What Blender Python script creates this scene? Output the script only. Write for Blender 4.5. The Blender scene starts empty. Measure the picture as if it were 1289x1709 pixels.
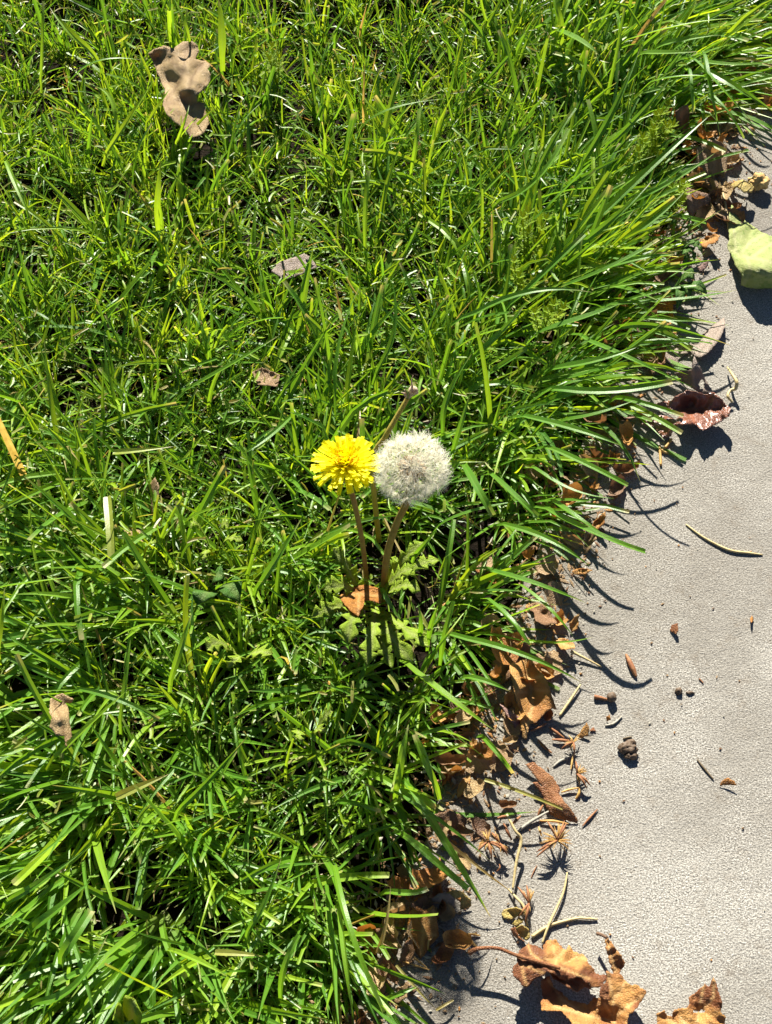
import bpy, bmesh, math, random
import numpy as np
from mathutils import Vector, Matrix, noise
from mathutils.geometry import delaunay_2d_cdt

S = bpy.context.scene
COL = S.collection
rnd = random.Random(7)
R = np.random.default_rng(11)

# ------------------------------------------------------------------ camera
W, H = 1289.0, 1709.0                      # the photograph's own pixel grid
PITCH, VF = math.radians(60), math.radians(40)
DIST = 0.30 / math.tan(VF / 2)
CAM = np.array([0, -math.cos(PITCH) * DIST, math.sin(PITCH) * DIST])
FW = np.array([0, math.cos(PITCH), -math.sin(PITCH)])
UP = np.array([0, math.sin(PITCH), math.cos(PITCH)])
TH = math.tan(VF / 2)
PXM = 0.60 / H                             # metres per photo pixel at the target distance

cd = bpy.data.cameras.new('camera')
cam = bpy.data.objects.new('camera', cd)
COL.objects.link(cam)
cam.location = CAM
cam.rotation_euler = (math.pi / 2 - PITCH, 0, 0)
cd.sensor_fit = 'VERTICAL'
cd.angle = VF
cd.clip_start = 0.01
cd.clip_end = 500
S.camera = cam

def G(x, y, z=0.0):
    """photo pixel -> world point on the level z"""
    d = FW + np.array([1, 0, 0.]) * ((x - W / 2) / (H / 2) * TH) + UP * ((H / 2 - y) / (H / 2) * TH)
    return CAM + d * ((z - CAM[2]) / d[2])

def Garr(p, z):
    p = np.asarray(p, float)
    d = FW + np.outer((p[:, 0] - W / 2) / (H / 2) * TH, [1, 0, 0]) + np.outer((H / 2 - p[:, 1]) / (H / 2) * TH, UP)
    return CAM + d * ((np.asarray(z) - CAM[2]) / d[:, 2])[:, None]

# the seed head and the shadow it throws on the path give the sun's direction
SOIL = -0.012
ROOT_PUFF = G(641, 1006, SOIL)
def above(px, py, y):
    """point on the ray of a pixel that stands over the given world y"""
    d = G(px, py, 0) - CAM
    return CAM + d * ((y - CAM[1]) / d[1])
PUFF = above(688, 781, ROOT_PUFF[1] - 0.002)
to_sun = PUFF - G(742, 1586, 0)
to_sun /= np.linalg.norm(to_sun)
EL = math.asin(to_sun[2])
AZ = math.atan2(to_sun[0], to_sun[1])
print('sun elevation', math.degrees(EL), 'azimuth', math.degrees(AZ), 'puff', PUFF)

wd = bpy.data.worlds.new('World')
S.world = wd
wd.use_nodes = True
nt = wd.node_tree
bg = nt.nodes['Background']
sky = nt.nodes.new('ShaderNodeTexSky')
sky.sky_type = 'NISHITA'
sky.sun_disc = False
sky.sun_elevation = EL
sky.sun_rotation = AZ
sky.altitude = 2500
sky.air_density = 0.5
sky.dust_density = 0.2
nt.links.new(sky.outputs[0], bg.inputs[0])
bg.inputs[1].default_value = 0.05
sl = bpy.data.lights.new('sun', 'SUN')
sl.energy = 5.0
sl.angle = math.radians(0.53)
sl.color = (1, 0.95, 0.86)
so = bpy.data.objects.new('sun', sl)
COL.objects.link(so)
so.rotation_euler = Vector(to_sun).to_track_quat('Z', 'Y').to_euler()
so.location = (0, 2, 2)
S.view_settings.view_transform = 'Standard'
S.view_settings.look = 'None'
S.view_settings.gamma = 1
S.view_settings.use_curve_mapping = False
S.view_settings.exposure = 1.6
S.render.engine = 'CYCLES'
S.cycles.max_bounces = 10
S.cycles.diffuse_bounces = 7
S.cycles.transmission_bounces = 8
S.cycles.transparent_max_bounces = 4

# ------------------------------------------------------------------ helpers
def link(name, me, mat=None, parent=None, loc=None):
    o = bpy.data.objects.new(name, me)
    COL.objects.link(o)
    if mat is not None and me is not None and not me.materials:
        me.materials.append(mat)
    if parent is not None:
        o.parent = parent
    if loc is not None:
        o.location = loc
    return o

def tag(o, label, cat, group=None):
    o['label'] = label
    o['category'] = cat
    if group:
        o['group'] = group
    return o

def kind(o, k):
    o['kind'] = k
    return o

def mesh(name, v, f, smooth=True, attrs=None):
    """numpy vertices and faces (all of one size) to a mesh"""
    v = np.asarray(v, np.float32)
    f = np.asarray(f, np.int32)
    me = bpy.data.meshes.new(name)
    n, k = f.shape
    me.vertices.add(len(v))
    me.vertices.foreach_set('co', v.ravel())
    me.loops.add(n * k)
    me.loops.foreach_set('vertex_index', f.ravel())
    me.polygons.add(n)
    me.polygons.foreach_set('loop_start', np.arange(0, n * k, k, dtype=np.int32))
    me.update(calc_edges=True)
    if smooth:
        me.polygons.foreach_set('use_smooth', np.ones(n, bool))
    for an, av in (attrs or {}).items():
        a = me.attributes.new(an, 'FLOAT', 'POINT')
        a.data.foreach_set('value', np.asarray(av, np.float32).ravel())
    me.validate()
    return me

def empty(name, loc):
    o = bpy.data.objects.new(name, None)
    o.empty_display_size = 0.01
    o.location = loc
    COL.objects.link(o)
    return o

class Nodes:
    def __init__(s, name):
        s.m = bpy.data.materials.new(name)
        s.m.use_nodes = True
        s.t = s.m.node_tree
        s.t.nodes.clear()
        s.out = s.n('OutputMaterial')
    def n(s, typ, **kw):
        nd = s.t.nodes.new('ShaderNode' + typ)
        for k, v in kw.items():
            setattr(nd, k, v)
        return nd
    def put(s, sock, val):
        if isinstance(val, bpy.types.NodeSocket):
            s.t.links.new(val, sock)
        else:
            if hasattr(sock.default_value, '__len__') and len(sock.default_value) == 4 and len(val) == 3:
                val = (*val, 1)
            sock.default_value = val
    def mix(s, fac, a, b, mode='MIX'):
        nd = s.n('Mix', data_type='RGBA', blend_type=mode)
        s.put(nd.inputs[0], fac); s.put(nd.inputs[6], a); s.put(nd.inputs[7], b)
        return nd.outputs[2]
    def math(s, op, a, b=0.0):
        nd = s.n('Math', operation=op)
        s.put(nd.inputs[0], a); s.put(nd.inputs[1], b)
        return nd.outputs[0]
    def rng(s, v, a, b, c=0.0, d=1.0):
        nd = s.n('MapRange')
        for i, x in enumerate((v, a, b, c, d)):
            s.put(nd.inputs[i], x)
        return nd.outputs[0]
    def noise(s, scale, detail=3, rough=0.55, vec=None, dist=0.0):
        nd = s.n('TexNoise')
        nd.inputs['Scale'].default_value = scale
        nd.inputs['Detail'].default_value = detail
        nd.inputs['Roughness'].default_value = rough
        nd.inputs['Distortion'].default_value = dist
        if vec is not None:
            s.t.links.new(vec, nd.inputs['Vector'])
        return nd.outputs[0]
    def coord(s, scale=(1, 1, 1), rot=(0, 0, 0)):
        tc = s.n('TexCoord')
        mp = s.n('Mapping')
        mp.inputs['Scale'].default_value = scale
        mp.inputs['Rotation'].default_value = rot
        s.t.links.new(tc.outputs['Object'], mp.inputs[0])
        return mp.outputs[0]
    def attr(s, name):
        return s.n('Attribute', attribute_name=name).outputs['Fac']
    def bump(s, h, strength=0.5, dist=0.001):
        nd = s.n('Bump')
        nd.inputs['Strength'].default_value = strength
        nd.inputs['Distance'].default_value = dist
        s.t.links.new(h, nd.inputs['Height'])
        return nd.outputs[0]
    def finish(s, base, rough=0.6, spec=0.4, normal=None, trans=0.0, tcol=None, coat=0.0):
        p = s.n('BsdfPrincipled')
        s.put(p.inputs['Base Color'], base)
        s.put(p.inputs['Roughness'], rough)
        p.inputs['Specular IOR Level'].default_value = spec
        p.inputs['Coat Weight'].default_value = coat
        p.inputs['Coat Roughness'].default_value = 0.25
        if normal is not None:
            s.t.links.new(normal, p.inputs['Normal'])
        sh = p.outputs[0]
        if trans:
            t = s.n('BsdfTranslucent')
            s.put(t.inputs[0], tcol if tcol is not None else base)
            mx = s.n('MixShader')
            s.put(mx.inputs[0], trans)
            s.t.links.new(sh, mx.inputs[1]); s.t.links.new(t.outputs[0], mx.inputs[2])
            sh = mx.outputs[0]
        s.t.links.new(sh, s.out.inputs[0])
        return s.m

# ------------------------------------------------------------------ materials
def mat_grass():
    N = Nodes('grass_blade')
    t, dry, along, across = N.attr('tint'), N.attr('dry'), N.attr('along'), N.attr('across')
    c = N.mix(N.rng(t, 0, 0.5), (0.034, 0.118, 0.011), (0.078, 0.205, 0.010))
    c = N.mix(N.rng(t, 0.5, 1.0), c, (0.22, 0.345, 0.012))
    c = N.mix(N.rng(along, 0.35, 0.0), c, (0.16, 0.20, 0.06))        # pale sheath at the root
    c = N.mix(N.math('MULTIPLY', N.rng(across, 0.25, 0.0), 0.35), c, (0.16, 0.26, 0.05))   # midrib
    n = N.noise(180, 3, vec=N.coord())
    c = N.mix(N.rng(n, 0.35, 0.75, 0, 0.35), c, (0.10, 0.16, 0.01))
    dcol = N.mix(N.rng(n, 0.3, 0.7), (0.33, 0.25, 0.115), (0.21, 0.14, 0.055))
    c = N.mix(dry, c, dcol)
    c = N.mix(N.math('MULTIPLY', N.rng(along, 0.90, 0.98), N.rng(N.noise(60, 1, 0.5, N.coord()), 0.42, 0.6, 0, 0.8)), c, (0.34, 0.30, 0.14))
    tc = N.mix(1.0, c, (3.2, 2.5, 1.4), 'MULTIPLY')
    b = N.bump(N.noise(1400, 2, 0.5, N.coord((1, 1, .15))), 0.25, 0.0005)
    return N.finish(c, 0.41, 0.42, b, 0.34, tc)

def mat_leaf(name, c1, c2, spot=(0.08, 0.035, 0.015), vein=None, rough=0.55, spec=0.3, trans=0.18, coat=0.0, sc=90, spots=0.35, tone=None, net=0.2):
    N = Nodes(name)
    co = N.coord()
    if name.split('_')[0] not in ('weed', 'dandelion', 'bedstraw'):
        c1, c2, spot, vein, tone = [tuple(x * .8 for x in q) if q else q for q in (c1, c2, spot, vein, tone)]
    n1, n2, n3 = N.noise(sc, 4, 0.6, co), N.noise(sc * 5, 3, 0.6, co), N.noise(sc * 0.45, 2, 0.5, co)
    c = N.mix(N.rng(n1, 0.35, 0.66), c1, c2)
    c = N.mix(N.rng(n2, 0.52, 0.75, 0, spots), c, spot)
    c = N.mix(N.rng(n3, 0.54, 0.68, 0, spots), c, spot)
    if tone:
        tn = N.math('ADD', N.attr('tone'), N.math('MULTIPLY', N.math('SUBTRACT', n1, 0.5), 1.1))
        c = N.mix(N.rng(tn, 0.25, 0.65, 0, 0.92), c, tone)
    vo = N.n('TexVoronoi', feature='DISTANCE_TO_EDGE')
    vo.inputs['Scale'].default_value = 820
    N.t.links.new(co, vo.inputs['Vector'])
    nv = N.rng(vo.outputs['Distance'], 0.0, 0.16, 1, 0)
    c = N.mix(N.math('MULTIPLY', nv, net), c, tuple(x * .62 for x in c2))
    vv = N.attr('vein')
    c = N.mix(N.math('MULTIPLY', vv, 0.8), c, vein or tuple(min(1, x * 1.35) for x in c1))
    h = N.math('SUBTRACT', N.noise(sc * 7, 4, 0.65, co), N.math('MULTIPLY', nv, 0.6))
    b = N.bump(h, 0.6, 0.0009)
    tc = N.mix(1.0, c, (1.7, 1.25, 0.8), 'MULTIPLY')
    return N.finish(c, rough, spec, b, trans, tc, coat)

def mat_plain(name, c1, c2, rough=0.6, spec=0.35, sc=400, trans=0.0, tmul=(1.5, 1.3, 1.0), bump=0.3):
    N = Nodes(name)
    co = N.coord()
    c = N.mix(N.rng(N.noise(sc, 4, 0.6, co), 0.35, 0.68), c1, c2)
    b = N.bump(N.noise(sc * 2.2, 3, 0.6, co), bump, 0.0006)
    return N.finish(c, rough, spec, b, trans, N.mix(1.0, c, tmul, 'MULTIPLY') if trans else None)

def mat_concrete():
    N = Nodes('concrete')
    co = N.coord()
    br = N.coord((1, 1.35, 1), (0, 0, math.radians(62)))
    g1 = N.noise(720, 3, 0.65, br)
    g2 = N.noise(1250, 2, 0.6, co)
    g3 = N.noise(120, 4, 0.65, co)
    big, mid, fine = N.noise(7, 6, 0.62, co), N.noise(34, 5, 0.65, co), N.noise(90, 4, 0.65, co)
    c = N.mix(N.rng(g1, 0.36, 0.64), (0.185, 0.172, 0.146), (0.385, 0.366, 0.318))
    pw = N.rng(mid, 0.34, 0.62, 0.3, 1.0)
    c = N.mix(N.math('MULTIPLY', pw, N.rng(g2, 0.52, 0.63)), c, (0.56, 0.54, 0.48))
    c = N.mix(N.math('MULTIPLY', pw, N.rng(g2, 0.46, 0.36, 0, .9)), c, (0.075, 0.066, 0.052))
    c = N.mix(N.rng(big, 0.46, 0.62, 0, 0.5), c, (0.150, 0.134, 0.108))
    c = N.mix(N.rng(big, 0.46, 0.34, 0, 0.35), c, (0.31, 0.295, 0.255))
    c = N.mix(N.rng(fine, 0.56, 0.72, 0, 0.45), c, (0.145, 0.112, 0.075))
    c = N.mix(N.rng(N.attr('edge'), 0.11, 0.0, 0, 0.55), c, (0.105, 0.085, 0.060))     # soil washed over the rim
    # pits, and single dark and light sand grains
    for scale, lo, hi, th, col, f in ((95, .02, .11, .55, (0.025, 0.022, 0.019), .8), (260, .03, .16, .56, (0.045, 0.038, 0.03), .8), (300, .03, .2, .52, (0.50, 0.48, 0.42), .8)):
        vo = N.n('TexVoronoi')
        vo.inputs['Scale'].default_value = scale
        N.t.links.new(co if th != .52 else br, vo.inputs['Vector'])
        m = N.math('MULTIPLY', N.rng(vo.outputs['Distance'], lo, hi, 1, 0), N.rng(N.noise(scale * .39, 1, 0.5, co), th, th + .05))
        c = N.mix(N.math('MULTIPLY', m, f), c, col)
    h = N.math('ADD', N.math('MULTIPLY', g1, 1.0), N.math('MULTIPLY', g3, 1.2))
    h = N.math('ADD', h, N.math('MULTIPLY', g2, 0.6))
    return N.finish(c, 0.85, 0.2, N.bump(h, 1.0, 0.0007), 0)

def mat_soil():
    N = Nodes('soil')
    co = N.coord()
    c = N.mix(N.rng(N.noise(160, 5, 0.65, co), 0.35, 0.65), (0.006, 0.004, 0.0025), (0.018, 0.012, 0.007))
    return N.finish(c, 0.95, 0.1, N.bump(N.noise(300, 5, 0.7, co), 1.0, 0.004))

M = {
    'grass': mat_grass(), 'concrete': mat_concrete(), 'soil': mat_soil(),
    'tan': mat_leaf('tan_leaf', (0.42, 0.29, 0.155), (0.34, 0.215, 0.10), vein=(0.22, 0.13, 0.06)),
    'paletan': mat_leaf('pale_tan_leaf', (0.52, 0.375, 0.18), (0.43, 0.295, 0.135), vein=(0.26, 0.16, 0.07), spot=(0.16, 0.085, 0.03), spots=0.35),
    'orange': mat_leaf('orange_leaf', (0.50, 0.235, 0.055), (0.42, 0.165, 0.035), vein=(0.62, 0.36, 0.12)),
    'gold': mat_leaf('golden_leaf', (0.60, 0.34, 0.10), (0.52, 0.24, 0.065), vein=(0.68, 0.44, 0.18), spot=(0.28, 0.09, 0.03), tone=(0.24, 0.075, 0.028)),
    'orangeglow': mat_leaf('bright_orange_leaf', (0.52, 0.24, 0.04), (0.40, 0.15, 0.025), vein=(0.60, 0.36, 0.12), trans=0.32, spots=0.5, spot=(0.16, 0.06, 0.015)),
    'rust': mat_leaf('rust_leaf', (0.27, 0.095, 0.038), (0.38, 0.17, 0.06), vein=(0.40, 0.19, 0.08)),
    'maple': mat_leaf('maple_leaf', (0.60, 0.32, 0.095), (0.52, 0.235, 0.06), vein=(0.66, 0.40, 0.15), spot=(0.22, 0.07, 0.03), spots=0.6, sc=60, tone=(0.17, 0.052, 0.022)),
    'brown': mat_leaf('brown_leaf', (0.25, 0.135, 0.065), (0.33, 0.18, 0.085)),
    'bark': mat_leaf('fibrous_brown_leaf', (0.27, 0.165, 0.10), (0.18, 0.10, 0.058), spot=(0.07, 0.038, 0.02)),
    'mauve': mat_leaf('mauve_leaf', (0.33, 0.20, 0.165), (0.26, 0.145, 0.11)),
    'grey': mat_leaf('grey_brown_leaf', (0.36, 0.29, 0.235), (0.28, 0.21, 0.16), spot=(0.13, 0.09, 0.065)),
    'redgloss': mat_leaf('glossy_red_brown_leaf', (0.34, 0.125, 0.060), (0.20, 0.070, 0.038), spot=(0.25, 0.08, 0.03), rough=0.3, spec=0.6, coat=0.5, trans=0.08),
    'greenyellow': mat_leaf('yellow_green_leaf', (0.33, 0.39, 0.10), (0.42, 0.45, 0.17), spot=(0.13, 0.27, 0.02), vein=(0.48, 0.48, 0.22), spots=0.85, sc=75, trans=0.12, net=0.2),
    'yellow': mat_leaf('yellow_dry_leaf', (0.55, 0.44, 0.13), (0.46, 0.33, 0.10)),
    'weed': mat_leaf('weed_leaf', (0.055, 0.15, 0.02), (0.085, 0.19, 0.025), spot=(0.10, 0.14, 0.02), vein=(0.16, 0.24, 0.06), trans=0.35, spots=0.25, spec=0.2),
    'dandelion': mat_leaf('dandelion_leaf', (0.23, 0.36, 0.024), (0.30, 0.42, 0.04), spot=(0.14, 0.22, 0.015), vein=(0.32, 0.38, 0.11), trans=0.36, rough=0.55, spec=0.15, spots=0.3),
    'bedstraw': mat_leaf('bedstraw_leaf', (0.19, 0.34, 0.010), (0.27, 0.38, 0.015), spot=(0.34, 0.30, 0.03), trans=0.45, spots=0.3, net=0.0),
    'stem': mat_plain('dandelion_stem', (0.27, 0.155, 0.045), (0.32, 0.23, 0.06), 0.55, 0.15, 250, 0.15),
    'stemgreen': mat_plain('olive_stem', (0.32, 0.30, 0.045), (0.36, 0.27, 0.06), 0.5, 0.25, 250, 0.2),
    'straw': mat_plain('straw', (0.52, 0.42, 0.20), (0.38, 0.28, 0.12), 0.55, 0.4, 300),
    'darkstraw': mat_plain('dark_straw', (0.10, 0.075, 0.04), (0.16, 0.12, 0.07), 0.6, 0.3, 300),
    'greystraw': mat_plain('grey_straw', (0.33, 0.31, 0.25), (0.22, 0.20, 0.15), 0.6, 0.3, 300),
    'sliver': mat_plain('rust_sliver', (0.20, 0.075, 0.032), (0.31, 0.15, 0.062), 0.65, 0.25, 500),
    'tuft': mat_plain('golden_hair', (0.60, 0.42, 0.14), (0.50, 0.30, 0.08), 0.5, 0.4, 300, 0.3),
    'pellet': mat_plain('dark_seed', (0.075, 0.05, 0.03), (0.15, 0.10, 0.06), 0.6, 0.3, 500),
    'petal': mat_plain('petal', (0.90, 0.84, 0.010), (0.88, 0.79, 0.008), 0.5, 0.25, 300, 0.4, (1.02, 1.06, 0.5)),
    'stamen': mat_plain('stamen', (0.88, 0.68, 0.008), (0.84, 0.58, 0.006), 0.55, 0.2, 300, 0.25),
    'bract': mat_plain('bract', (0.20, 0.25, 0.06), (0.27, 0.28, 0.09), 0.5, 0.3, 300, 0.2),
    'hair': mat_plain('seed_hair', (0.94, 0.925, 0.85), (0.92, 0.89, 0.79), 0.5, 0.3, 300, 0.7, (1.06, 1.06, 1.04), 0.0),
    'achene': mat_plain('seed_body', (0.36, 0.25, 0.14), (0.46, 0.34, 0.20), 0.6, 0.3, 500),
    'receptacle': mat_plain('receptacle', (0.55, 0.47, 0.34), (0.40, 0.30, 0.20), 0.7, 0.2, 600),
    'spent': mat_plain('spent_tip', (0.62, 0.52, 0.38), (0.40, 0.25, 0.14), 0.7, 0.2, 500, 0.2),
    'fuzzball': mat_plain('crumpled_seed_ball', (0.46, 0.28, 0.10), (0.60, 0.43, 0.17), 0.8, 0.2, 220, 0.0, bump=1.0),
    'fuzzyellow': mat_plain('yellow_curl', (0.62, 0.47, 0.12), (0.50, 0.34, 0.08), 0.75, 0.2, 220, 0.1, bump=0.8),
}

# ------------------------------------------------------------------ setting: soil and concrete path
E0, E1 = G(1192, 200, 0), G(600, 1700, 0)                # the path's edge under the litter
ed = (E1 - E0)[:2] / np.linalg.norm((E1 - E0)[:2])
en = np.array([-ed[1], ed[0]])                           # points to the path side
if en[0] < 0:
    en = -en
def edge_d(x, y):
    """signed distance from the path's edge, positive on the path"""
    return (x - E0[0]) * en[0] + (y - E0[1]) * en[1]

def build_ground():
    # one sheet to the horizon: fine near the camera, coarse far away
    a = np.concatenate([[-40, -12, -4], np.linspace(-1.6, 1.6, 81), [4, 12, 40]])
    X, Y = np.meshgrid(a, a, indexing='ij')
    Z = np.full_like(X, SOIL)
    for i in range(len(a)):
        for j in range(len(a)):
            if abs(X[i, j]) < 1.6 and abs(Y[i, j]) < 1.6:
                Z[i, j] += 0.004 * (noise.noise(Vector((X[i, j] * 14, Y[i, j] * 14, 0))) - 0.6)
                if edge_d(X[i, j], Y[i, j]) > 0:
                    Z[i, j] = SOIL - 0.008
    n = len(a)
    idx = np.arange(n * n).reshape(n, n)
    f = np.stack([idx[:-1, :-1], idx[1:, :-1], idx[1:, 1:], idx[:-1, 1:]], -1).reshape(-1, 4)
    kind(link('ground', mesh('ground', np.stack([X, Y, Z], -1).reshape(-1, 3), f), M['soil']), 'structure')

def build_path():
    # slab with a rounded, slightly ragged edge
    n = 700
    s = np.linspace(-3.0, 4.0, n)
    prof = [(-0.004, -0.10), (-0.004, -0.008), (-0.0025, -0.003), (0.001, -0.0008), (0.006, 0.0)]
    prof += [(x, 0.0) for x in (0.02, 0.05, 0.11, 0.2, 0.6, 1.5)] + [(1.5, -0.10)]
    v = []
    for k, si in enumerate(s):
        j = 0.0035 * noise.noise(Vector((si * 30, 0, 3))) + 0.0015 * noise.noise(Vector((si * 140, 0, 9)))
        for i, (d, z) in enumerate(prof):
            dd = d + (j if i < 5 else 0)
            zz = z + (0.0008 * noise.noise(Vector((si * 90, i, 0))) if 1 < i < 5 else 0)
            p = E0[:2] + ed * si + en * dd
            v.append((p[0], p[1], zz))
    m = len(prof)
    idx = np.arange(n * m).reshape(n, m)
    f = np.stack([idx[:-1, :-1], idx[1:, :-1], idx[1:, 1:], idx[:-1, 1:]], -1).reshape(-1, 4)[:, ::-1]
    kind(link('path', mesh('path', v, f, smooth=False, attrs={'edge': np.tile([max(0, d) for d, z in prof], n)}), M['concrete']), 'structure')

build_ground()
build_path()

# ------------------------------------------------------------------ grass
def strips(sp, w, alpha, roll, blunt, tint, dry, fold=0.22):
    """blades from spines: sp (N, n, 3), width w (N), heading alpha (N)"""
    Nn, n = sp.shape[:2]
    T = np.gradient(sp, axis=1)
    T /= np.linalg.norm(T, axis=2, keepdims=True) + 1e-9
    ph = np.stack([-np.sin(alpha), np.cos(alpha), np.zeros(Nn)], -1)[:, None, :]
    ph = ph - T * (ph * T).sum(2, keepdims=True)
    ph /= np.linalg.norm(ph, axis=2, keepdims=True) + 1e-9
    nr = np.cross(T, ph)
    s = np.linspace(0, 1, n)[None, :]
    rl = roll[0][:, None] + roll[1][:, None] * s
    ph, nr = ph * np.cos(rl)[..., None] + nr * np.sin(rl)[..., None], nr * np.cos(rl)[..., None] - ph * np.sin(rl)[..., None]
    taper = np.where(blunt[:, None], 0.62 + 0.38 * np.minimum(1, s / 0.3) - 0.25 * s ** 2,
                     (0.6 + 0.4 * np.minimum(1, s / 0.3)) * (1 - np.clip((s - 0.35) / 0.65, 0, 1) ** 1.7 * 0.97))
    hw = (w[:, None] * 0.5 * taper)[..., None]
    L, Rr, Cc = sp - ph * hw + nr * hw * fold * 2, sp + ph * hw + nr * hw * fold * 2, sp
    V = np.stack([L, Cc, Cc, Rr], 2)                     # (N, n, 4, 3): the fold is a crease
    V[..., 2] = np.maximum(V[..., 2], 0.0012 + SOIL * (edge_d(V[..., 0], V[..., 1]) < 0))
    base = (np.arange(Nn) * n * 4)[:, None, None]
    r = np.arange(n - 1)[None, :, None] * 4
    q = np.stack([base + r + np.array([0]), base + r + 1, base + r + 5, base + r + 4], -1)
    q2 = q + 2
    F = np.concatenate([q.reshape(-1, 4), q2.reshape(-1, 4)])
    one = np.ones((Nn, n, 4))
    at = {'tint': one * tint[:, None, None], 'dry': one * dry[:, None, None],
          'along': one * s[..., None], 'across': one * np.array([1, 0, 0, 1.])}
    return V.reshape(-1, 3), F, at

def grow(root, head, tilt, curl, L, side, n, kink=0.22):
    s = np.linspace(0, 1, n)
    th = tilt[:, None] + curl[:, None] * s[None] ** 1.6
    k = (R.random(len(root)) < kink) * R.uniform(0.4, 1.5, len(root))
    th = th + k[:, None] / (1 + np.exp(-(s[None] - R.uniform(0.3, 0.75, len(root))[:, None]) * 14))
    th = np.minimum(th, 1.9)
    al = head[:, None] + side[:, None] * s[None]
    d = np.stack([np.sin(th) * np.cos(al), np.sin(th) * np.sin(al), np.cos(th)], -1) * (L / (n - 1))[:, None, None]
    sp = np.concatenate([np.zeros((len(root), 1, 3)), np.cumsum(d[:, :-1], 1)], 1) + root[:, None, :]
    return sp

# lean of the lawn: photo x, y, direction in the photo, tilt, disorder, length in cm
FLOW = np.array([
    (100, 60, 0.1, -1, 30, 1.0, 3.4), (350, 250, -.1, -1, 36, 1.1, 3.3), (600, 100, .1, -1, 32, 1.05, 3.3), (820, 180, .4, -1, 34, .9, 3.8),
    (1000, 130, .7, -.6, 42, .45, 6.5), (1180, 60, 1, -.15, 58, .35, 7), (1230, 130, .8, .55, 66, .3, 7.5),
    (1040, 330, .8, -.62, 52, .35, 7.2), (930, 430, .85, -.5, 55, .45, 6.8), (1000, 560, 1, -.02, 60, .32, 7.2),
    (960, 720, 1, .32, 62, .3, 7.2), (900, 900, .92, .4, 58, .4, 5.8), (830, 1060, .9, .4, 55, .45, 5.6),
    (740, 1230, .7, .55, 50, .55, 5.2), (680, 1380, .55, .8, 52, .45, 5.6), (600, 1570, .30, .95, 56, .4, 5.8),
    (420, 1650, .05, 1, 50, .6, 5.2), (180, 1600, -.5, .88, 60, .3, 7.2), (60, 1450, -.85, .55, 60, .28, 7),
    (60, 1200, -1, .3, 60, .35, 6.8), (60, 1000, -1, 0, 58, .45, 6.2), (90, 760, -.9, -.1, 55, .75, 5),
    (300, 600, .3, -.4, 48, 1.1, 4.4), (300, 850, -.4, 0, 54, 1.1, 4.4), (330, 1150, -.5, .4, 50, 1.0, 4.8),
    (420, 1400, 0, .6, 50, 1.0, 4.8), (520, 450, .1, -1, 44, 1.2, 3.5), (150, 380, 0, -1, 42, 1.1, 3.5), (720, 450, .5, -.7, 44, .95, 4.2),
    (620, 700, .3, -.6, 42, 1.0, 4.4), (780, 800, .7, .1, 52, .9, 4.6), (560, 1000, .1, .1, 50, 1.1, 4.2), (560, 1200, .2, .5, 50, 1.0, 4.6)], float)
FP = np.array([G(a[0], a[1], 0)[:2] for a in FLOW])

def flow(P):
    d2 = ((P[:, None, :] - FP[None]) ** 2).sum(2) + 1e-5
    w = d2 ** -1.6
    w /= w.sum(1, keepdims=True)
    q = w @ FLOW[:, 2:]
    head = np.arctan2(-q[:, 1] / math.sin(PITCH), q[:, 0])
    return head, np.radians(q[:, 2]), q[:, 3], q[:, 4] / 100

PB = G(625, 1010, SOIL)
def scatter(n, x0, x1, y0, y1, keep=None, margin=0.022):
    P = np.stack([R.uniform(x0, x1, n), R.uniform(y0, y1, n)], -1)
    d = edge_d(P[:, 0], P[:, 1])
    jag = np.array([0.014 * noise.noise(Vector((p[0] * 22, p[1] * 22, 5))) for p in P])
    ok = d < -margin * np.clip((G(1230, 90, 0)[1] - P[:, 1]) / 0.10, 0, 1) + jag
    if keep is not None:
        ok &= keep(P)
    return P[ok]

def tufted(P, cell, pull):
    """pull roots towards nearby tuft centres, so the sward clumps and gaps open"""
    nC = int(len(P) / cell)
    Cn = P[R.choice(len(P), nC, replace=False)]
    out = P.copy()
    for i in range(0, len(P), 4000):
        q = P[i:i + 4000]
        j = ((q[:, None] - Cn[None]) ** 2).sum(2).argmin(1)
        out[i:i + 4000] = q + (Cn[j] - q) * pull
    return out

# openings of the sward where leaves lie on it or weeds spread
OPEN = [(G(310, 175, .02)[:2], .020), (G(100, 1200, .02)[:2], .014), (PB[:2], .025), (G(690, 955, 0)[:2], .021), (G(665, 1080, 0)[:2], .020),
        (G(600, 1085, 0)[:2], .014), (G(1110, 260, 0)[:2], .020), (G(495, 450, .02)[:2], .010)]
def gaps(P):
    ok = np.ones(len(P), bool)
    for c, r in OPEN:
        ok &= ((P - c) ** 2).sum(1) > r * r
    return ok

def pack(parts):
    V, F, A, o = [], [], {}, 0
    for v, f, a in parts:
        V.append(v); F.append(f + o); o += len(v)
        for k, x in a.items():
            A.setdefault(k, []).append(x.ravel())
    return np.concatenate(V), np.concatenate(F), {k: np.concatenate(x) for k, x in A.items()}

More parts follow.
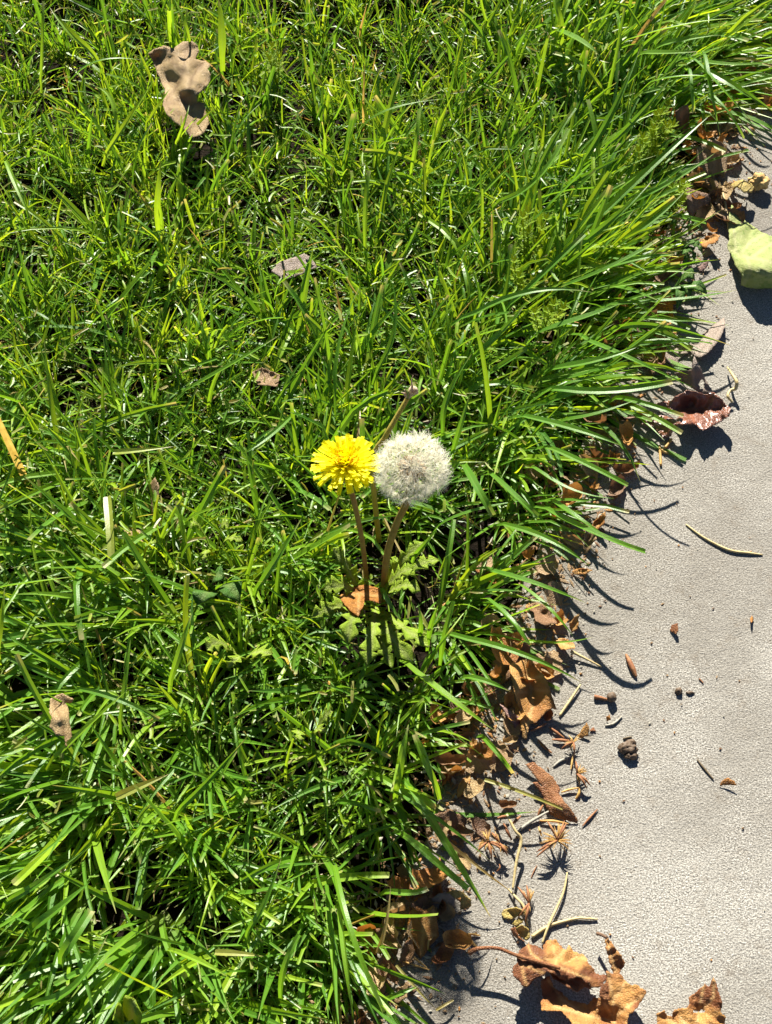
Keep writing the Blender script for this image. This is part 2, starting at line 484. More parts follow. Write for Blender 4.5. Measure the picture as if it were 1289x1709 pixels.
def build_lawn():
    parts = []
    def layer(P, lf, wr, tl, dis, crl, n=7, bl=0.35, dryp=0.02, tint=(0.5, 0.22), z=SOIL):
        m = len(P)
        head, tilt, ds, L = flow(P)
        patch = np.array([noise.noise(Vector((p[0] * 9, p[1] * 9, 1))) for p in P])
        head = head + R.normal(0, 1, m) * (ds * 1.15 * dis + 0.12)
        tilt = np.clip(tilt * tl + R.normal(0, 0.24, m) * (0.5 + ds), 0.03, 1.45)
        L = L * lf * R.lognormal(0, 0.27, m) * (1 + 0.25 * patch)
        L = np.minimum(L, 0.085)
        w = R.uniform(*wr, m) * np.clip(L / 0.052, 0.6, 1.45)
        curl = np.clip(R.normal(crl, 0.35, m), -0.3, 1.5)
        side = R.normal(0, 0.28, m)
        root = np.column_stack([P, np.full(m, z)])
        sp = grow(root, head, tilt, curl, L, side, n)
        tn = np.clip(R.normal(tint[0], tint[1], m) + 0.18 * patch, 0, 1)
        dr = np.where(R.random(m) < dryp, R.uniform(0.6, 1, m), 0) + 0.0
        parts.append(strips(sp, w, head, (R.normal(0, 0.45, m), R.normal(0, 0.5, m)), R.random(m) < bl, tn, dr))
    box = (-0.42, 0.50, -0.36, 0.62)
    # tall sward, a finer lower storey, dead thatch between the roots
    layer(tufted(scatter(12500, *box, keep=gaps, margin=.029), 13, 0.7), 0.98, (0.0020, 0.0034), 1.0, 1.0, 0.5, dryp=.008)
    layer(tufted(scatter(36000, *box, keep=gaps, margin=.023), 24, 0.68), 0.84, (0.0013, 0.0027), 1.0, 1.35, 0.55, n=6, tint=(0.55, 0.27), dryp=0.012)
    layer(tufted(scatter(11000, *box), 12, .5), 0.5, (0.0012, 0.0026), 1.15, 2.0, 0.5, n=5, bl=0.6, dryp=0.05, tint=(0.6, 0.2))
    layer(scatter(3500, *box), 0.40, (0.0010, 0.0022), 1.9, 3.0, 0.2, n=4, bl=0.8, dryp=0.6, tint=(0.8, 0.2), z=SOIL + 0.006)
    # mown clippings caught in the sward
    P = scatter(6000, *box)
    m = len(P)
    z = SOIL + np.abs(R.normal(.020, .012, m))
    head = R.uniform(0, 6.3, m)
    sp = grow(np.column_stack([P, z]), head, np.clip(R.normal(1.45, .28, m), .5, 2.0), R.normal(0, .3, m), R.uniform(.004, .013, m), R.normal(0, .4, m), 4, 0)
    parts.append(strips(sp, R.uniform(.0009, .0024, m), head, (R.normal(0, .5, m), R.normal(0, .3, m)), R.random(m) < .8, R.uniform(.6, 1, m), np.where(R.random(m) < .35, R.uniform(.2, .7, m), 0)))
    v, f, a = pack(parts)
    kind(link('grass', mesh('grass', v, f, attrs=a), M['grass']), 'stuff')
    # the lawn going on past the frame
    parts.clear()
    def outside(P):
        return ~((P[:, 0] > box[0]) & (P[:, 0] < box[1]) & (P[:, 1] > box[2]) & (P[:, 1] < box[3]))
    layer(scatter(36000, -1.7, 1.3, -1.0, 1.9, keep=outside), 1.0, (0.003, 0.005), 1.0, 1.0, 0.45, n=5)
    v, f, a = pack(parts)
    kind(link('grass', mesh('grass_beyond', v, f, attrs=a), M['grass']), 'stuff')

# blades the photograph shows singly: points x, y, height (cm); width in photo px; tint; dry
BL = [
    # over the path, right side
    ([(985, 570, 2.5), (1060, 602, 4), (1155, 646, 3)], 10, .45), ([(1040, 545, 2.5), (1110, 546, 3.5), (1219, 576, 1.6)], 10, .4),
    ([(940, 612, 3), (1000, 600, 4.2), (1062, 580, 4.6)], 13, .45), ([(945, 650, 3), (1030, 652, 4), (1122, 637, 4)], 13, .4),
    ([(1040, 664, 3), (1085, 676, 4), (1141, 694, 4.3)], 9, .45), ([(1060, 528, 2), (1120, 534, 3), (1182, 535, 2.6)], 7, .4),
    ([(1050, 506, 2.5), (1150, 498, 3.4), (1230, 484, 3)], 10, .45), ([(915, 550, 3.5), (975, 530, 4.6), (1035, 507, 5)], 16, .4),
    ([(930, 752, 3), (990, 780, 4), (1048, 810, 4)], 10, .45), ([(930, 840, 3), (970, 868, 4), (1017, 899, 3.6)], 10, .5),
    ([(935, 862, 3), (1010, 897, 4.4), (1077, 921, 4)], 11, .4), ([(830, 955, 3), (905, 978, 4.2), (978, 1006, 3.6)], 10, .4),
    ([(880, 985, 3), (922, 1022, 3.8), (957, 1062, 3)], 10, .55), ([(825, 1008, 3), (860, 1042, 4), (888, 1080, 3.4)], 9, .45),
    ([(780, 1066, 2.5), (880, 1095, 3.8), (971, 1139, 2.8)], 10, .45), ([(890, 1070, 2), (940, 1072, 2.8), (990, 1063, 3)], 5, .6),
    ([(785, 1130, 3), (820, 1140, 3.6), (852, 1154, 3.2)], 9, .45), ([(812, 1235, 2), (836, 1262, 2.8), (857, 1290, 2)], 8, .5),
    ([(694, 1232, 3), (715, 1280, 4.2), (729, 1350, 4)], 9, .6), ([(680, 1335, 3), (750, 1382, 3.8), (818, 1436, 2.4)], 8, .4),
    ([(705, 1345, 3), (765, 1440, 3.6), (819, 1531, 1.2)], 11, .45), ([(685, 1402, 3), (735, 1445, 3.4), (781, 1483, 2.6)], 11, .45),
    ([(635, 1614, 1.2), (700, 1640, 1.8), (742, 1658, 1.2)], 6, .5), ([(655, 1488, 2), (690, 1490, 2.6), (714, 1483, 2.6)], 9, .55),
    ([(648, 1666, .8), (676, 1655, 1.2), (698, 1646, 1)], 7, .5), ([(950, 700, 3), (1000, 690, 4), (1060, 668, 4.4)], 11, .4),
    ([(900, 700, 3), (980, 722, 4.2), (1040, 745, 4.2)], 11, .4), ([(905, 790, 3), (960, 820, 4), (1025, 832, 4)], 10, .4),
    ([(860, 880, 3), (925, 905, 4.2), (985, 945, 4)], 10, .45), ([(950, 640, 3), (1010, 626, 3.8), (1060, 616, 4)], 10, .4),
    # upper right
    ([(1030, 230, 3), (1080, 178, 5), (1121, 128, 6)], 10, .35), ([(1010, 352, 3), (1110, 258, 5), (1182, 195, 5.5)], 13, .35),
    ([(1080, 325, 3), (1140, 292, 4.2), (1194, 255, 4.5)], 10, .3), ([(1015, 445, 3), (1075, 430, 4.4), (1130, 424, 4.2)], 10, .4),
    ([(1050, 395, 3), (1100, 360, 4), (1144, 318, 4.6)], 10, .4), ([(1176, 95, 5), (1186, 150, 5), (1202, 226, 2.6)], 11, .35),
    ([(1170, 110, 5), (1215, 160, 5.2), (1258, 206, 3)], 12, .4), ([(1185, 120, 5), (1240, 152, 5.2), (1296, 190, 4)], 12, .45),
    ([(1190, 160, 4), (1220, 195, 4), (1241, 232, 2.4)], 9, .4), ([(1150, 115, 4), (1154, 150, 4), (1158, 188, 2.4)], 10, .3),
    ([(1100, 133, 4), (1150, 127, 5), (1194, 130, 5)], 9, .45), ([(1080, 88, 4), (1120, 88, 5), (1165, 86, 5.4)], 12, .6),
    ([(1110, 73, 4), (1155, 64, 5), (1200, 58, 5.4)], 12, .55), ([(1220, 58, 4), (1250, 36, 5.4), (1276, 14, 6)], 11, .75),
    ([(940, 54, 3), (975, 72, 4), (1000, 92, 4)], 14, .6), ([(985, 252, 3), (1030, 170, 5), (1068, 82, 6.4)], 12, .4),
    ([(1070, 60, 4), (1150, 40, 5.4), (1230, 30, 5.6)], 10, .6), ([(1160, 100, 4), (1230, 108, 5), (1300, 100, 5)], 10, .55),
    ([(868, 495, 3), (925, 440, 5), (976, 391, 6)], 11, .35), ([(795, 522, 3), (890, 486, 5), (990, 488, 4.6)], 11, .35),
    ([(806, 582, 3), (845, 545, 4.6), (876, 509, 5.4)], 10, .35), ([(900, 360, 3), (960, 300, 5), (1010, 250, 6)], 10, .45),
    ([(880, 330, 3), (915, 250, 5), (960, 180, 6)], 10, .55), ([(980, 400, 3), (1040, 350, 4.6), (1090, 300, 5.4)], 11, .4),
    ([(960, 470, 3), (1030, 440, 4.4), (1100, 400, 5)], 10, .4),
    # middle
    ([(438, 970, 3), (470, 920, 4.6), (503, 866, 5.4)], 11, .5), ([(556, 886, 3), (610, 868, 4.2), (670, 861, 4.2)], 7, .3),
    ([(780, 785, 4), (800, 820, 5), (823, 860, 4.4)], 13, .35), ([(830, 800, 4), (865, 832, 5), (898, 862, 4.6)], 10, .4),
    ([(695, 925, 3), (712, 905, 4), (730, 882, 4.6)], 8, .5), ([(638, 985, 2), (652, 1010, 2.6), (669, 1037, 2.4)], 8, .2),
    ([(835, 1018, 3), (862, 1048, 3.8), (887, 1080, 3)], 9, .4), ([(697, 1124, 3), (760, 1172, 4.4), (824, 1218, 4)], 12, .7),
    ([(664, 1303, 3), (672, 1255, 4.6), (682, 1210, 5)], 12, .6), ([(724, 1302, 3), (706, 1262, 4), (692, 1226, 4.4)], 10, .65),
    ([(745, 870, 3), (800, 850, 4), (870, 836, 4.6)], 9, .4), ([(700, 1060, 2), (703, 1040, 3.4), (698, 1006, 4.2)], 8, .5),
    ([(716, 1062, 2), (722, 1035, 3.4), (732, 1010, 4.4)], 8, .5), ([(738, 1085, 2), (745, 1050, 3.4), (758, 1003, 4.6)], 9, .5),
    ([(480, 700, 3), (440, 735, 4), (400, 760, 4)], 8, .5), ([(330, 640, 3), (400, 600, 4.4), (466, 560, 5)], 9, .55),
    ([(560, 640, 3), (570, 560, 4.4), (600, 480, 5.4)], 8, .5), ([(640, 600, 3), (660, 540, 4.4), (655, 470, 5.6)], 9, .45),
    ([(740, 700, 3), (752, 650, 4.4), (788, 590, 5.6)], 10, .35), ([(760, 740, 3), (772, 700, 4.4), (785, 655, 5.4)], 9, .35),
    # left and bottom
    ([(-4, 1075, 3), (2, 1030, 4), (8, 980, 4.6)], 10, .9), ([(105, 1252, 3), (160, 1200, 4.6), (212, 1153, 5.2)], 9, .75),
    ([(290, 1120, 3), (306, 1070, 4.4), (321, 1022, 5)], 10, .6), ([(204, 1182, 3), (212, 1120, 4.4), (218, 1068, 5)], 8, .6),
    ([(150, 1153, 4), (210, 1172, 4.8), (266, 1200, 4.2)], 8, .35), ([(12, 978, 4), (70, 970, 4.8), (126, 962, 4.4)], 8, .6),
    ([(305, 1345, 3), (350, 1300, 4), (420, 1222, 4.8)], 9, .5), ([(60, 1545, 3), (100, 1515, 4), (150, 1472, 4.2)], 14, .4),
    ([(108, 1588, 4), (130, 1555, 4.6), (152, 1520, 4)], 15, .35), ([(20, 1500, 3), (70, 1470, 4), (140, 1420, 4.4)], 10, .4),
    ([(410, 1490, 3), (460, 1480, 4), (540, 1440, 4.8)], 9, .45), ([(470, 1640, 3), (480, 1600, 4.4), (500, 1560, 5)], 9, .5),
    ([(420, 1545, 3), (445, 1500, 4), (470, 1430, 5)], 8, .5), ([(300, 1590, 3), (345, 1610, 4), (380, 1630, 4)], 8, .8),
    ([(570, 1540, 3), (580, 1620, 4), (590, 1700, 3)], 10, .65), ([(565, 1480, 3), (590, 1570, 4), (640, 1690, 2.4)], 10, .6),
    ([(120, 1560, 3), (145, 1640, 4), (160, 1706, 3.6)], 8, .4), ([(75, 1670, 3), (130, 1640, 4), (180, 1560, 4.6)], 11, .45),
    # top left
    ([(146, 80, 4), (112, 48, 5), (83, 12, 5.6)], 13, .8), ([(126, 126, 4), (170, 101, 5.2), (236, 100, 4.8)], 9, .35),
    ([(70, 118, 3), (72, 60, 5), (73, 2, 6.4)], 8, .7), ([(188, 240, 3), (222, 188, 4.6), (257, 134, 5.6)], 10, .85),
    ([(262, 352, 3), (264, 310, 4.6), (269, 268, 5.6)], 12, .8), ([(312, 54, 4), (302, 25, 5), (288, -8, 5.6)], 12, .75),
    ([(371, 82, 4), (370, 40, 5.4), (364, -5, 6.6)], 15, .75), ([(14, 278, 4), (34, 325, 4.6), (56, 372, 4)], 9, .75),
    ([(382, 262, 3), (398, 215, 4.6), (436, 172, 5)], 6, .5), ([(192, 190, 4), (182, 160, 4.4), (160, 145, 4.4)], 9, .8),
    ([(250, 200, 3), (266, 175, 4.6), (284, 148, 5)], 9, .85), ([(298, 232, 3), (308, 205, 4.6), (316, 176, 5)], 7, .75), ([(304, 226, 3), (315, 212, 4.4), (328, 196, 4.6)], 6, .7),
    ([(470, 470, 3), (500, 450, 3.6), (540, 420, 4)], 8, .5), ([(505, 480, 3), (512, 450, 3.6), (520, 420, 4)], 7, .5),
    ([(610, 380, 3), (612, 330, 4.6), (617, 285, 5.6)], 10, .65), ([(690, 270, 3), (696, 230, 4.6), (700, 182, 5.4)], 9, .65),
    ([(612, 205, 4), (660, 180, 5), (740, 165, 5)], 8, .6), ([(850, 330, 3), (905, 290, 4.6), (950, 215, 5.8)], 11, .55),
    # straws
    ([(738, 1398, 2), (800, 1448, 1.8), (856, 1490, .8)], 5, .9, .9), ([(810, 1302, 1.6), (870, 1322, 1.6), (939, 1350, .8)], 6, .9, .6),
    ([(662, 1612, 1), (700, 1655, 1), (729, 1685, .4)], 4, .8, .7), ([(728, 1686, .4), (742, 1678, .5), (757, 1669, .4)], 4, .8, .8),
    ([(630, 1590, 1.2), (645, 1540, 2), (652, 1480, 2.6)], 6, .9, .9),
    ([(190, 755, 2.5), (230, 752, 3), (290, 745, 3)], 10, 1, .35), ([(180, 830, 2.2), (184, 880, 2.6), (187, 935, 2.4)], 15, 1, .4),
    ([(195, 1330, 2.5), (235, 1312, 3), (282, 1292, 3)], 12, 1, .5), ([(360, 1590, 2.4), (400, 1592, 2.8), (440, 1596, 2.6)], 9, 1, .55),
    ([(640, 860, 1), (705, 975, 2.4), (735, 940, 3)], 3, 1, .9),
]
def build_single_blades():
    n = 9
    sp, w, tn, dr = [], [], [], []
    for b in BL:
        p = np.array([G(x, y, z / 100) for x, y, z in b[0]])
        # the blade goes on down to its root under the others
        t = np.linspace(0, 1, n)[:, None]
        c1 = p[1] * 2 - (p[0] + p[2]) * 0.5
        q = (1 - t) ** 2 * p[0] + 2 * t * (1 - t) * c1 + t * t * p[2]
        if len(b) < 4:
            ext = p[0] - (c1 - p[0]) * 0.55
            ext[2] = max(SOIL + .004, p[0][2] - 0.016)
            mid = (ext + p[0]) * .5 + np.array([0, 0, .003])
            q = np.concatenate([[ext, mid], q])
        else:
            q = np.concatenate([[p[0] * 1.02 - .02 * p[1], p[0] * 1.01 - .01 * p[1]], q])
        sp.append(q); w.append(b[1] * PXM); tn.append(b[2]); dr.append(b[3] if len(b) > 3 else 0)
    sp = np.array(sp)
    dl = sp[:, -1] - sp[:, 0]
    al = np.arctan2(dl[:, 1], dl[:, 0])
    m = len(sp)
    v, f, a = strips(sp, np.array(w), al, (R.normal(0, 0.35, m), R.normal(0, 0.25, m)), R.random(m) < 0.25, np.array(tn), np.array(dr))
    a['along'] = 0.4 + 0.6 * a['along']
    kind(link('grass', mesh('tall_grass', v, f, attrs=a), M['grass']), 'stuff')

build_lawn()
build_single_blades()

# ------------------------------------------------------------------ leaves
def crop(x0, y0, wsrc, wout=1289.0):
    k = wout / wsrc
    return lambda *pts: [(p[0] / k + x0, p[1] / k + y0) + tuple(p[2:]) for p in pts]
cA, cB, cC, cD = crop(840, 1500, 250), crop(1060, 1600, 180), crop(1030, 520, 220), crop(1100, 160, 189)
cE, cF, cG, cH = crop(1130, 310, 159), crop(820, 1060, 190), crop(800, 1240, 210), crop(600, 1460, 200)
cT, cV, cZ, cQ = crop(180, 20, 300), crop(800, 1420, 210), crop(40, 1130, 140), crop(540, 860, 220)
cN = crop(450, 0, 500)
cM = crop(0, 500, 500)
cP = crop(510, 620, 260)

def seg_dist(P, poly, closed):
    poly = np.asarray(poly, float)
    B = np.roll(poly, -1, 0) if closed else poly[1:]
    A = poly if closed else poly[:-1]
    best = np.full(len(P), 1e9)
    for a, b in zip(A, B):
        ab = b - a
        t = np.clip(((P - a) @ ab) / (ab @ ab + 1e-9), 0, 1)
        best = np.minimum(best, np.linalg.norm(P - a - t[:, None] * ab, axis=1))
    return best

def inside(P, poly):
    poly = np.asarray(poly, float)
    x, y = P[:, 0], P[:, 1]
    c = np.zeros(len(P), bool)
    j = len(poly) - 1
    for i in range(len(poly)):
        xi, yi, xj, yj = *poly[i], *poly[j]
        c ^= ((yi > y) != (yj > y)) & (x < (xj - xi) * (y - yi) / (yj - yi + 1e-12) + xi)
        j = i
    return c

def leaf_mesh(name, out, hts, curl=0.0, crumple=1.0, step=5.0, veins=(), holes=(), rag=0.8, seed=0, z0=0.0, tone=None, ground=False):
    """A leaf from its outline (photo px). hts: (x, y, mm) heights it passes through; curl: mm the rim lifts."""
    out = np.array([o[:2] for o in out], float)
    rr = random.Random(seed + len(out))
    b = []
    for i in range(len(out)):
        p, q = out[i], out[(i + 1) % len(out)]
        d = np.linalg.norm(q - p)
        k = max(1, int(d / (step * 0.8)))
        nn = np.array([-(q - p)[1], (q - p)[0]]) / (d + 1e-9)
        for m in range(k):
            w = rag * rr.uniform(-1, 1) if m else 0
            b.append(p + (q - p) * m / k + nn * w)
    b = np.array(b)
    lo, hi = b.min(0), b.max(0)
    gx, gy = np.meshgrid(np.arange(lo[0], hi[0], step), np.arange(lo[1], hi[1], step * 0.87))
    gx[1::2] += step / 2
    g = np.stack([gx.ravel(), gy.ravel()], -1)
    g += np.array([[rr.uniform(-1, 1), rr.uniform(-1, 1)] for _ in g]) * step * 0.18
    g = g[inside(g, b)]
    if len(g):
        g = g[seg_dist(g, b, True) > step * 0.55]
    allp = np.concatenate([b, g]) if len(g) else b
    vs, _, fs, *_ = delaunay_2d_cdt([Vector(p) for p in allp], [], [list(range(len(b)))], 1, 1e-5)
    P = np.array([[v.x, v.y] for v in vs])
    F = [tuple(f) for f in fs if len(f) == 3]
    ds = seg_dist(P, b, True)
    hts = np.array(hts, float)
    def tp(A, B):
        r2 = ((A[:, None] - B[None]) ** 2).sum(2) / 900.0 + 1e-9
        return 0.5 * r2 * np.log(r2)
    hp = hts[:, :2]
    n3 = len(hts)
    K = np.zeros((n3 + 3, n3 + 3))
    K[:n3, :n3] = tp(hp, hp) + np.eye(n3) * 0.08
    K[:n3, n3:] = np.column_stack([np.ones(n3), hp / 30])
    K[n3:, :n3] = K[:n3, n3:].T
    K[n3:, n3:] -= np.eye(3) * 1e-6
    sol = np.linalg.lstsq(K, np.concatenate([hts[:, 2], np.zeros(3)]), rcond=1e-10)[0]
    z = tp(P, hp) @ sol[:n3] + np.column_stack([np.ones(len(P)), P / 30]) @ sol[n3:]
    z = np.clip(z, hts[:, 2].min() * .5, hts[:, 2].max() * 1.25)
    size = np.sqrt(np.ptp(b[:, 0]) * np.ptp(b[:, 1]))
    z = z + curl * np.exp(-ds / (size * 0.09))
    o3 = seed * 3.1
    def ridge(p, k, q):
        return 0.35 - abs(noise.noise(Vector((p[0] / k + 3.3 * noise.noise(Vector((p[1] / 50, q, 0))), p[1] / k, o3 + q))))
    cr = np.array([1.7 * ridge(p, 30, 1) + 1.0 * ridge(p, 15, 7) + .35 * noise.noise(Vector((p[0] / 6, p[1] / 6, o3))) for p in P])
    z = z + crumple * cr
    vein = np.zeros(len(P))
    for vp in veins:
        dv = seg_dist(P, [q[:2] for q in vp], False)
        vein = np.maximum(vein, np.exp(-(dv / 2.6) ** 2))
        z = z - 0.7 * crumple * np.exp(-(dv / 7.0) ** 2)
    z = z - z.min() + 0.6 if ground else np.maximum(z, 0.5)
    co = Garr(P, z / 1000 + z0)
    if holes:
        keep = []
        for f in F:
            c = P[list(f)].mean(0)
            if all(((c[0] - h[0]) / h[2]) ** 2 + ((c[1] - h[1]) / h[3]) ** 2 > 1 for h in holes):
                keep.append(f)
        F = keep
    cen = co.mean(0)
    cen[2] = co[:, 2].min()
    tn = np.zeros(len(P))
    if tone is not None:
        tp_ = np.array(tone, float)
        w_ = 1 / (((P[:, None] - tp_[None, :, :2]) ** 2).sum(2) + 9)
        tn = (w_ @ tp_[:, 2]) / w_.sum(1)
    return mesh(name, co - cen, F, attrs={'vein': vein, 'tone': tn}), cen

def leaf(name, label, cat, out, mat, hts, parent=None, group=None, thick=0.00035, **kw):
    kw.setdefault('ground', parent is None and kw.get('z0', 0) == 0 and cat != 'x')
    me, cen = leaf_mesh(name, out, hts, **kw)
    o = link(name, me, M[mat], loc=cen)
    sd = o.modifiers.new('thickness', 'SOLIDIFY')
    sd.thickness = thick
    sd.offset = 0
    if parent is not None:
        o.parent = parent
        o.location = Vector(cen) - parent.location
    else:
        tag(o, label, cat, group)
    return o

def tube_mesh(name, pts, rads, sides=8, sub=6):
    """smooth tapered tube through world points"""
    p = np.array(pts, float)
    n = len(p)
    t = np.linspace(0, n - 1, (n - 1) * sub + 1)
    q = []
    for x in t:                                            # Catmull-Rom
        i = min(int(x), n - 2)
        u = x - i
        a, b, c, d = p[max(i - 1, 0)], p[i], p[i + 1], p[min(i + 2, n - 1)]
        q.append(0.5 * (2 * b + (c - a) * u + (2 * a - 5 * b + 4 * c - d) * u * u + (3 * b - a - 3 * c + d) * u ** 3))
    q = np.array(q)
    r = np.interp(t, np.arange(n), rads)
    T = np.gradient(q, axis=0)
    T /= np.linalg.norm(T, axis=1, keepdims=True)
    ref = np.array([0.3, 0.2, 1.0]) if abs(T[:, 2]).mean() < 0.8 else np.array([1.0, 0.1, 0])
    A = np.cross(T, ref)
    A /= np.linalg.norm(A, axis=1, keepdims=True)
    B = np.cross(T, A)
    an = np.linspace(0, 2 * math.pi, sides, endpoint=False)
    V = q[:, None] + r[:, None, None] * (A[:, None] * np.cos(an)[None, :, None] + B[:, None] * np.sin(an)[None, :, None])
    m = len(q)
    idx = np.arange(m * sides).reshape(m, sides)
    nx = np.roll(idx, -1, 1)
    F = np.stack([idx[:-1], nx[:-1], nx[1:], idx[1:]], -1).reshape(-1, 4)
    V = V.reshape(-1, 3)
    # end caps as fans of quads
    V = np.concatenate([V, q[[0]], q[[-1]]])
    c0, c1 = len(V) - 2, len(V) - 1
    caps = []
    for k in range(0, sides, 2):
        caps.append((c0, idx[0, (k + 2) % sides], idx[0, (k + 1) % sides], idx[0, k]))
        caps.append((c1, idx[-1, k], idx[-1, (k + 1) % sides], idx[-1, (k + 2) % sides]))
    F = np.concatenate([F, np.array(caps)])
    return V, F

def stick(name, label, cat, px, rad, mat, parent=None, group=None):
    """px: (x, y, height mm); rad: mm at each point or one number"""
    low = 1 if parent is not None or 'hooked yellow' in label or 'kinked' in label else .4       # most lie on the slab
    p = np.array([G(x, y, z * low / 1000) for x, y, z in px])
    rads = (np.ones(len(p)) * rad if np.isscalar(rad) else np.array(rad)) / (1000 if parent is not None else 1250)
    p[:, 2] = np.maximum(p[:, 2], rads + 0.0002)
    V, F = tube_mesh(name, p, rads)
    cen = V.mean(0); cen[2] = V[:, 2].min()
    o = link(name, mesh(name, V - cen, F), M[mat], loc=cen)
    if parent is not None:
        o.parent = parent
        o.location = Vector(cen) - parent.location
    else:
        tag(o, label, cat, group)
    return o

# --- the two big leaves at the foot of the photograph
def big_leaves():
    o1 = cA((110, 485), (150, 440), (180, 418), (200, 393), (270, 400), (345, 440), (340, 405), (380, 358), (455, 350), (480, 385), (520, 432), (548, 440),
            (560, 396), (600, 450), (640, 462), (690, 480), (715, 510), (735, 560), (775, 600), (800, 650), (890, 653), (885, 700), (830, 762), (765, 768),
            (735, 730), (690, 700), (640, 672), (560, 712), (500, 690), (440, 650), (372, 622), (355, 665), (290, 675), (215, 758), (180, 764), (130, 705), (85, 662), (78, 600), (125, 545))
    h1 = cA((110, 485, 12), (200, 540, 13), (90, 620, 13), (180, 750, 12), (330, 650, 13), (270, 420, 7), (350, 540, 14), (490, 600, 16), (640, 655, 15), (740, 690, 13),
            (430, 380, 5), (430, 480, 8), (540, 480, 7), (560, 540, 4), (680, 500, 5), (640, 600, 14), (760, 640, 8), (870, 680, 8), (800, 740, 9), (540, 700, 9))
    base = G(*cA((450, 560))[0], 0)
    t = empty('maple_leaf', base)
    tag(t, 'crumpled maple leaf, golden and rust, its curved stalk reaching left over the path', 'leaf')
    leaf('blade', '', '', o1, 'maple', h1, parent=t, crumple=1.3, step=3.2, seed=1, curl=0.6, rag=1.3, tone=cA((130, 640, 1), (260, 620, 1), (200, 480, 1), (300, 470, 1), (300, 560, .9), (420, 420, 0), (450, 520, 0), (600, 480, 0), (700, 520, 0), (640, 610, .2), (690, 640, .9), (480, 640, .9), (820, 720, .4), (580, 670, .8)),
         veins=[cA((110, 485), (350, 555), (490, 595), (740, 690)), cA((440, 585), (460, 520), (415, 380)), cA((455, 520), (560, 400)), cA((350, 640), (155, 560)), cA((155, 560), (200, 750)),
                cA((350, 555), (240, 470), (210, 400)), cA((520, 560), (640, 480), (720, 530)), cA((460, 530), (360, 520))])
    stick('stalk', '', '', [(783, 1590, 11), (800, 1583, 13), (832, 1583, 14), (861, 1594, 14), (908, 1608, 15), (935, 1616, 17)], [1.7, 1.0, .9, .9, 1.0, .8], 'rust', parent=t)

    o2 = cA((325, 720), (345, 690), (400, 663), (430, 760), (500, 800), (560, 870), (620, 880), (720, 912), (790, 848), (850, 850), (922, 872), (900, 790), (880, 730), (890, 618), (950, 645),
            (935, 610), (900, 480), (872, 350), (905, 336), (990, 450), (1052, 550), (1035, 590), (1000, 640), (1060, 710), (1110, 745), (1150, 740), (1232, 800), (1195, 880), (1130, 960), (1080, 1000),
            (1060, 1090), (1040, 1180), (900, 1250), (750, 1220), (640, 1130), (520, 990), (500, 965), (330, 962), (322, 890), (345, 860), (330, 770))
    h2 = cA((340, 720, 9), (400, 680, 8), (340, 930, 8), (480, 960, 9), (430, 800, 3), (560, 900, 3), (700, 920, 2), (600, 1000, 8), (750, 1060, 9), (850, 870, 8), (870, 1000, 2), (940, 900, 6), (960, 1040, 2),
            (880, 350, 11), (960, 450, 10), (1040, 550, 8), (980, 630, 5), (900, 640, 8), (1060, 760, 6), (1220, 810, 11), (1180, 880, 9), (1060, 900, 6), (1080, 980, 9), (1060, 1100, 8), (900, 1220, 8))
    base = G(*cA((900, 900))[0], 0)
    t = empty('maple_leaf', base)
    tag(t, 'spread golden maple leaf with one raised pointed lobe, under the crumpled rust leaf', 'leaf')
    leaf('blade', '', '', o2, 'gold', h2, parent=t, crumple=1.2, step=3.2, seed=2, curl=0.6, rag=1.3, tone=cA((380, 720, .9), (400, 820, .8), (340, 930, 0), (480, 950, .1), (600, 960, .5), (750, 950, .5), (720, 1050, .1), (940, 800, 0), (1100, 820, 0), (1150, 930, .7), (1000, 930, 0), (960, 450, 0), (1030, 560, .5), (870, 780, 1)),
         veins=[cA((960, 1040), (945, 850), (900, 640)), cA((960, 1020), (1200, 830)), cA((960, 1040), (870, 900)), cA((960, 1060), (700, 1000), (520, 880), (390, 700)), cA((940, 880), (1050, 720)), cA((965, 620), (900, 370)), cA((700, 1000), (440, 930))])
    stick('stalk', '', '', [(997, 1558, 7), (1004, 1560, 9), (1013, 1565, 11)], [.9, .8, .8], 'bark', parent=t)

    leaf('torn_lobe', '', '', cA((370, 585), (470, 610), (560, 665), (640, 640), (720, 690), (765, 785), (700, 760), (640, 800), (560, 770), (500, 720), (430, 690)), 'rust',
         cA((370, 585, 6), (560, 665, 10), (760, 780, 6), (500, 720, 9), (640, 790, 9)), parent=t, crumple=1.4, step=3, seed=11, veins=[cA((390, 590), (740, 770))])
    leaf('torn_lobe', '', '', cA((840, 735), (885, 725), (925, 875), (860, 870), (825, 840)), 'rust', cA((840, 735, 11), (920, 870, 9), (830, 840, 10)), parent=t, crumple=.8, step=3, seed=12)

    o3 = cB((255, 660), (350, 612), (385, 680), (440, 697), (470, 608), (540, 600), (620, 588), (650, 525), (640, 470), (720, 410), (800, 340), (835, 295), (860, 322), (882, 335), (905, 290), (945, 218), (980, 320), (1010, 440),
            (1042, 545), (1020, 640), (1090, 700), (1075, 800), (1040, 1000), (900, 1100), (700, 1150), (450, 1100), (300, 1050), (220, 900), (265, 780))
    h3 = cB((260, 660, 6), (350, 620, 7), (420, 700, 3), (500, 610, 6), (650, 470, 7), (830, 300, 8), (945, 225, 12), (1040, 540, 11), (800, 500, 6), (940, 500, 8), (700, 640, 6), (780, 640, 3), (850, 780, 7), (600, 760, 7), (400, 780, 5), (1080, 750, 6), (700, 1100, 4))
    t = empty('maple_leaf', G(*cB((700, 800))[0], 0))
    tag(t, 'orange maple leaf with a dark upright tip, alone on concrete near the corner', 'leaf')
